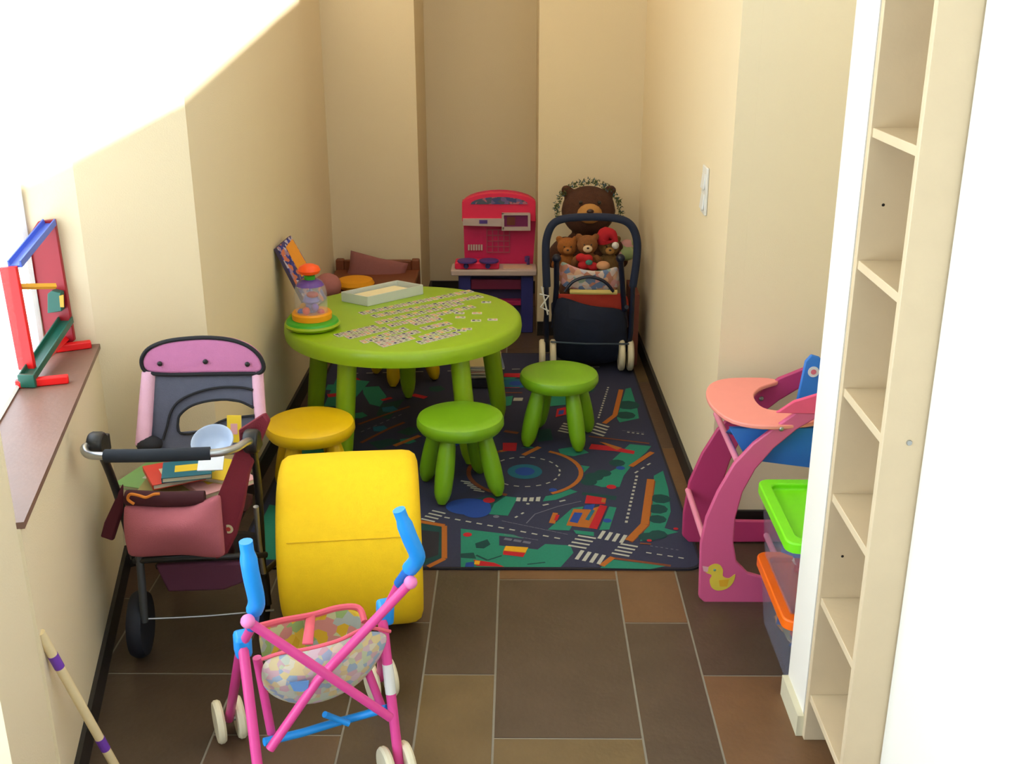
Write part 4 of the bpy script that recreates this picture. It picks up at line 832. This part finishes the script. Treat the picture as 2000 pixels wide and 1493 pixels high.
for lb, (u, v), z, sz, rz, cn, pn in lay_:
    p = gz(u, v, z); book(lb, p, (sz[0], sz[1], .010 if z < .44 else .013), rz, (0, 0), cn, print_=pn)
p = gz(455, 835, .53); p = G(458, 838, 2.62)
book('small upright yellow picture book at the back right of the doll pram', p, (.035, .07, .008), 0, (1.3, 0), 'yellow', print_='pinkish')
bw = G(420, 866, 2.50)
mb = MB(); Mt = Euler((.55, 0, 0)).to_matrix(); mb.lathe([(.001, .0), (.025, .002), (.042, .018), (.05, .04), (.052, .041), (.05, .043), (.046, .04), (.038, .02), (.022, .008), (.001, .006)], bw-Vector((0, 0, .02)), 'Z', 32, M=Mt); tag(mb.build('bowl', mat('pale_blue_enamel', (176, 190, 214), .3)), 'pale blue plastic bowl tipped on top of the books in the doll pram', 'bowl')
p = G(412, 903, 2.42); mb = MB(); mb.box(p, (.06, .05, .003), (.5, 0, .1)); tag(mb.build('white_card', mat('card_white', (206, 208, 214), .6)), 'blank white card in the doll pram just below the bowl', 'card')

# ================================================================== MARBLE RUN TOY on the sill
SZ = .7015
red_p = mat('bright_red_paint', (226, 14, 18), .4, .03); dred = mat('red_paint_shaded', (150, 12, 28), .45, .03); blu_p = mat('blue_paint', (66, 96, 196), .4); grn_p = mat('dark_green_paint', (8, 84, 68), .4); org_p = mat('ochre_paint', (206, 150, 30), .5)
t = thing('marble_run', 'red wooden marble run frame with blue and green chutes on the window sill', 'toy', (-1.2, 2.7, SZ))
def Wp(u, v, y): return at_y(u, v, y)
zf = SZ+.012
def foot(a, b):
    a = at_z(*a, SZ+.01); b = at_z(*b, SZ+.01); d = (b-a).normalized(); n_ = Vector((-d.y, d.x, 0)); mb = MB()
    mb.prism([a+n_*.011, b+n_*.011, b-n_*.011, a-n_*.011], (0, 0, .02)); return mb.build('foot', red_p, t, bevel=.003)
f1 = foot((30, 750), (134, 740)); f2 = foot((85, 684), (178, 672))
n0 = at_z(60, 742, SZ); n1 = at_z(140, 678, SZ); runx = (n1-n0)
# the two uprights (tall boards), the far one in a red darkened to paint in its shade
yN, yF = n0.y, n1.y
mb = MB(); P4 = [Wp(38, 722, yN), Wp(70, 722, yN), Wp(33, 520, yN), Wp(0, 522, yN)]; mb.prism(P4, (0, .014, 0)); mb.build('upright', red_p, t, bevel=.002)
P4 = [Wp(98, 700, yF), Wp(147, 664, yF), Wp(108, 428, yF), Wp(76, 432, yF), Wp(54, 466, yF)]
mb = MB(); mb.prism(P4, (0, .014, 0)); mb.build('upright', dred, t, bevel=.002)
def chute(name, a, b, wd, h, m, par=t):
    a = Vector(a); b = Vector(b); d = (b-a).normalized(); n_ = d.cross(Vector((0, 0, 1))).normalized(); up = n_.cross(d).normalized(); mb = MB()
    prof = [(-wd/2, h), (-wd/2+.004, h), (-wd/2+.006, .006), (wd/2-.006, .006), (wd/2-.004, h), (wd/2, h), (wd/2, 0), (-wd/2, 0)]
    vs = [q_+n_*x+up*y for q_ in (a, b) for x, y in prof]; k = len(prof)
    mb.add(vs, [tuple(range(k)), tuple(range(k, 2*k))]+[(i, (i+1) % k, k+(i+1) % k, k+i) for i in range(k)]); return mb.build(name, m, par, bevel=.001)
chute('blue_chute', Wp(30, 523, yN+.004), Wp(98, 440, yF-.004), .034, .018, blu_p)
chute('green_chute', Wp(55, 742, yN-.05), Wp(130, 630, yF-.006), .040, .018, grn_p)
mb = MB(); mb.tube([Wp(36, 560, yN+.01), Wp(109, 559, yN+.07)], .0075, 4); mb.build('ochre_bar', org_p, t)
mb = MB(); mb.prism([Wp(u, v, yF-.02) for u, v in ((96, 572), (104, 566), (122, 570), (124, 606), (96, 610))], (0, .025, 0)); g_ = mb.build('green_gate', grn_p, t, bevel=.002)
mb = MB(); mb.prism([Wp(u, v, yF-.034) for u, v in ((116, 578), (124, 576), (125, 600), (118, 600))], (0, .003, 0)); mb.build('yellow_mark', org_p, g_)
mb = MB(); mb.tube([n0+Vector((.01, 0, .024)), n1+Vector((-.01, 0, .024))], .009, 4); mb.build('base_rail', red_p, t)
mb = MB(); p = Wp(53, 744, yN-.058); mb.box(p, (.042, .012, .034)); mb.build('chute_stop', grn_p, t, bevel=.002)

# ================================================================== HANDLE with purple bands leaning at the pier
a_ = Vector((-.868, 1.955, .006)); 
p_lo = at_y(238, 1520, 1.95); p_hi = at_y(86, 1250, 1.852); d_ = (p_hi-p_lo).normalized(); p_bot = p_lo+d_*((.006-p_lo.z)/d_.z); p_top = p_hi+d_*.02
t = thing('broom_stick', 'pale wooden stick with purple bands leaning in the left corner by the pier', 'stick', p_bot)
mb = MB(); mb.tube([p_bot, p_top], .0095, 14); mb.build('stick', mat('pale_wood', (226, 206, 160), .6), t)
for (u, v) in ((102, 1290), (190, 1450)):
    q_ = at_y(u, v, 1.87 if u < 150 else 1.93); k = (q_-p_bot).dot(d_); mb = MB(); mb.tube([p_bot+d_*(k-.018), p_bot+d_*(k+.018)], .0102, 14); mb.build('band', mat('purple_tape', (112, 60, 170), .5), t)

# ================================================================== WOODEN DOLL HIGH CHAIR
t = thing('doll_high_chair', 'pink wooden doll high chair with salmon tray and blue seat beside the storage boxes', 'doll high chair', (.65, 2.9, 0))
hp = mat('high_chair_pink', (214, 92, 140), .45, .03); hpd = mat('high_chair_shaded_pink', (192, 62, 116), .45, .03); hs = mat('salmon_tray', (244, 150, 140), .5, .03); hb = mat('high_chair_blue', (52, 124, 216), .5, .03)
NY, FY = 2.72, 3.06
near_px = [(1364, 1165), (1367, 1060), (1378, 1010), (1400, 960), (1432, 905), (1470, 865), (1510, 835), (1560, 800), (1600, 778), (1625, 772), (1650, 775), (1650, 800), (1600, 812), (1555, 838), (1510, 875), (1475, 915), (1450, 960), (1436, 1010), (1432, 1060), (1438, 1095), (1460, 1118), (1485, 1125), (1560, 1130), (1620, 1135), (1620, 1176), (1480, 1176), (1376, 1176)]
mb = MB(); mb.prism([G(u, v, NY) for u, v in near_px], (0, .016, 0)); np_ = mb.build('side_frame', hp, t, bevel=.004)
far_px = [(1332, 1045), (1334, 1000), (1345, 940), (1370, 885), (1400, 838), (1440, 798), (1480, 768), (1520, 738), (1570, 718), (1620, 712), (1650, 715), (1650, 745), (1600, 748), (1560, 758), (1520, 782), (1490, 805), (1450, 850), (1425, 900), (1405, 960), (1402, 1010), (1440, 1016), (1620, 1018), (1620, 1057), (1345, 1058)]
sh = Vector((0, FY-NY, 0)); mb = MB(); mb.prism([G(u, v, FY) for u, v in far_px], (0, .016, 0)); mb.build('side_frame', hpd, t, bevel=.004)  # far frame: the same pink, with its shade put into the colour
dw = mat('pink_dowel', (232, 140, 170), .5)
for (u, v) in ((1440, 900), (1378, 1062), (1545, 1155)):
    p = G(u, v, NY); mb = MB(); mb.tube([p, p+sh], .009, 12); mb.build('dowel', dw, t)
# tray: half-disc with a belly cut-out, level
TZ = .0
trc = at_z(1470, 788, .47); ty0, ty1 = 2.70, 3.08
tr = [at_z(u, v, .535) for u, v in ((1600, 795), (1596, 825), (1560, 833), (1490, 836), (1430, 825), (1393, 800), (1379, 775), (1385, 755), (1410, 744), (1450, 741), (1500, 742), (1520, 748), (1500, 755), (1483, 762), (1472, 775), (1480, 792), (1500, 803), (1540, 806), (1575, 800))]
mb = MB(); mb.prism(spline(tr, 3, True), (0, 0, .012)); mb.build('tray', hs, t, bevel=.003)
# arm rests: pink boards above the tray behind it
mb = MB(); mb.prism([G(u, v, NY-.005) for u, v in ((1515, 806), (1550, 783), (1600, 768), (1640, 765), (1640, 800), (1590, 808))], (0, .012, 0)); mb.build('arm_rest', mat('rose_pink_paint', (238, 84, 130), .45), t, bevel=.003)
for u, v, y in ((1487, 779, FY-.014), (1526, 838, NY-.012)):
    mb = MB(); mb.ball(G(u, v, y), (.007, .005, .007)); mb.build('bolt', chrome_m, t)
# blue seat bucket and backrest
sa = [G(1426, 836, 2.76), G(1600, 836, 2.76), G(1590, 912, 2.78), G(1460, 895, 2.78)]
mb = MB(); q0 = sa; q1 = [p+Vector((.02, .15, -.075 if k_ < 2 else 0)) for k_, p in enumerate(sa)]
mb.prism(sa, (0, .01, 0)); mb.prism(q1, (0, .01, 0)); mb.add([q0[3], q0[2], q1[2], q1[3]], [(0, 1, 2, 3)]); mb.add([q0[0], q0[3], q1[3], q1[0]], [(0, 1, 2, 3)])
mb.build('seat_bucket', hb, t, solid=.006)
bkr = [G(1545, 830, 2.99), G(1560, 760, 2.99), G(1572, 705, 2.99), G(1584, 692, 2.99), G(1600, 697, 2.99), G(1612, 712, 2.99), G(1625, 830, 2.99)]
mb = MB(); mb.prism(bkr, (.0, .012, 0)); br = mb.build('backrest', hb, t, bevel=.004)
mb = MB(); mb.lathe([(.001, 0), (.016, 0), (.016, .002), (.001, .002)], G(1589, 727, 2.98), 'Y', 24); mb.lathe([(.001, -.001), (.008, -.001), (.008, .0), (.001, 0)], G(1589, 727, 2.98), 'Y', 16, 1); mb.build('round_badge', [mat('badge_white', (220, 220, 224), .5), mat('badge_pink', (214, 110, 130), .5)], br)
# duckling sticker on the near foot
dk = [(1378, 1118), (1384, 1108), (1395, 1102), (1406, 1104), (1412, 1114), (1412, 1126), (1424, 1130), (1436, 1122), (1432, 1138), (1420, 1150), (1402, 1154), (1390, 1148), (1386, 1134), (1390, 1124)]
mb = MB(); mb.prism(spline([G(u, v, NY-.0088) for u, v in dk], 3, True), (0, .001, 0)); st_ = mb.build('duck_sticker', mat('duck_yellow', (226, 200, 70), .5), np_)
mb = MB(); mb.prism([G(u, v, NY-.0098) for u, v in ((1404, 1134), (1424, 1132), (1420, 1146), (1406, 1146))], (0, .001, 0)); mb.build('wing', mat('duck_amber', (226, 170, 40), .5), st_)
mb = MB(); mb.prism([G(u, v, NY-.0098) for u, v in ((1372, 1106), (1384, 1108), (1382, 1118), (1374, 1116))], (0, .001, 0)); mb.build('beak', mat('duck_pink', (230, 170, 180), .5), st_)
mb = MB(); mb.ball(G(1396, 1114, NY-.0098), (.004, .001, .004)); mb.build('eye', mat('duck_teal', (110, 150, 130), .5), st_)

# ================================================================== STORAGE BOXES
clear_b = mat_clear('clear_bin_plastic', (160, 166, 190), .13, .12)
def bin_(label, x0, x1, y0, y1, z0, z1, lidc, lname):
    o = thing('storage_box', label, 'storage box', ((x0+x1)/2, (y0+y1)/2, z0), 'clear storage boxes with bright lids')
    mb = MB(); ti = .018; th = .003
    lo = [(x0+ti, y0+ti, z0), (x1-ti, y0+ti, z0), (x1-ti, y1-ti, z0), (x0+ti, y1-ti, z0)]; hi = [(x0, y0, z1), (x1, y0, z1), (x1, y1, z1), (x0, y1, z1)]
    mb.add(lo+hi, [(0, 1, 2, 3)]+[(i, (i+1) % 4, 4+(i+1) % 4, 4+i) for i in range(4)]); mb.build('bin', clear_b, o, solid=th)
    m_ = mat(lname, lidc, .4, .03)
    e = .014; mb = MB(); ou = rrect(x0-e, y0-e, x1+e, y1+e, .03); inn_ = rrect(x0+.016, y0+.016, x1-.016, y1-.016, .02); k = len(ou)
    vs = [(x, y, z1-.012) for x, y in ou]+[(x, y, z1+.014) for x, y in ou]+[(x, y, z1+.014) for x, y in inn_]+[(x, y, z1-.002) for x, y in inn_]
    mb.add(vs, [(r_*k+i, r_*k+(i+1) % k, (r_+1)*k+(i+1) % k, (r_+1)*k+i) for r_ in range(3) for i in range(k)]+[tuple(3*k+i for i in range(k))]); mb.build('lid', m_, o, bevel=.004)
    return o
def bits(mb, x0, x1, y0, y1, z0, z1, n):
    for _ in range(n):
        mb.box((random.uniform(x0, x1), random.uniform(y0, y1), random.uniform(z0, z1)), (random.uniform(.02, .05), random.uniform(.02, .05), random.uniform(.02, .05)), (random.random()*3, random.random()*3, random.random()*3), random.randrange(6))
bm_ = [mat('bit_%d' % i, c_, .5) for i, c_ in enumerate([(60, 90, 150), (170, 60, 50), (150, 140, 110), (200, 170, 150), (70, 70, 100), (180, 120, 60)])]
bx0, bx1, by0, by1 = .652, .95, 2.30, 2.62
bin_('clear storage box with an orange lid, lower one of the pair', bx0, bx1, by0, by1, .004, .19, (250, 110, 10), 'orange_lid')
bin_('clear storage box with a lime green lid, stacked on the orange-lidded one', bx0-.01, bx1, by0, by1+.01, .207, .40, (120, 224, 20), 'lime_lid')
random.seed(5)
for lb, z0 in (('jumble of small toys inside the lower clear storage box', .03), ('jumble of small toys inside the upper clear storage box', .235)):
    mb = MB(); bits(mb, bx0+.05, bx1-.05, by0+.05, by1-.05, z0+.02, z0+.11, 150); tag(mb.build('small_toys', bm_, smooth=False), lb, 'toys', kind='stuff')
mb = MB(); mb.bx((.74, 2.66, .42), (.95, 2.70, .432)); 

# ================================================================== BOOKCASE
X0 = .66; t = thing('bookcase', 'tall narrow pale wooden bookcase with empty shelves at the right', 'bookcase', (.75, 1.98, 0))
birch = mat('birch_veneer', (218, 198, 164), .5, .05, 18, .08, 90); edge = mat('birch_edge', (240, 222, 204), .5, .02)
BT = 1.80
mb = MB(); mb.bx((X0, 1.842, .0), (.94, 1.860, BT)); mb.build('side_panel', birch, t, bevel=.0015)
mb = MB(); mb.bx((X0, 2.11, 0), (.94, 2.128, BT)); mb.build('side_panel', birch, t, bevel=.0015)
mb = MB(); mb.bx((.932, 1.86, 0), (.94, 2.11, BT)); mb.build('back_panel', birch, t)
mb = MB(); mb.bx((X0, 1.86, BT-.018), (.932, 2.11, BT)); mb.build('top_panel', birch, t)
for k, z in enumerate((.125, .378, .63, .868, 1.135, 1.39)):
    mb = MB(); mb.bx((X0+.004, 1.8605, z-.018), (.931, 2.1095, z)); mb.build('shelf', birch, t, bevel=.0012)
mb = MB(); mb.lathe([(.001, -.003), (.0045, -.003), (.0055, -.001), (.0055, 0), (.001, 0)], (.708, 1.842, .862), 'Y', 16); mb.build('screw', chrome_m, t)
for (x, z) in ((.70, 1.244), (.70, .48)):
    mb = MB(); mb.lathe([(.001, -.001), (.003, -.001), (.003, 0), (.001, 0)], (x, 2.1105, z), 'Y', 12); mb.build('peg_hole', black_m, t)
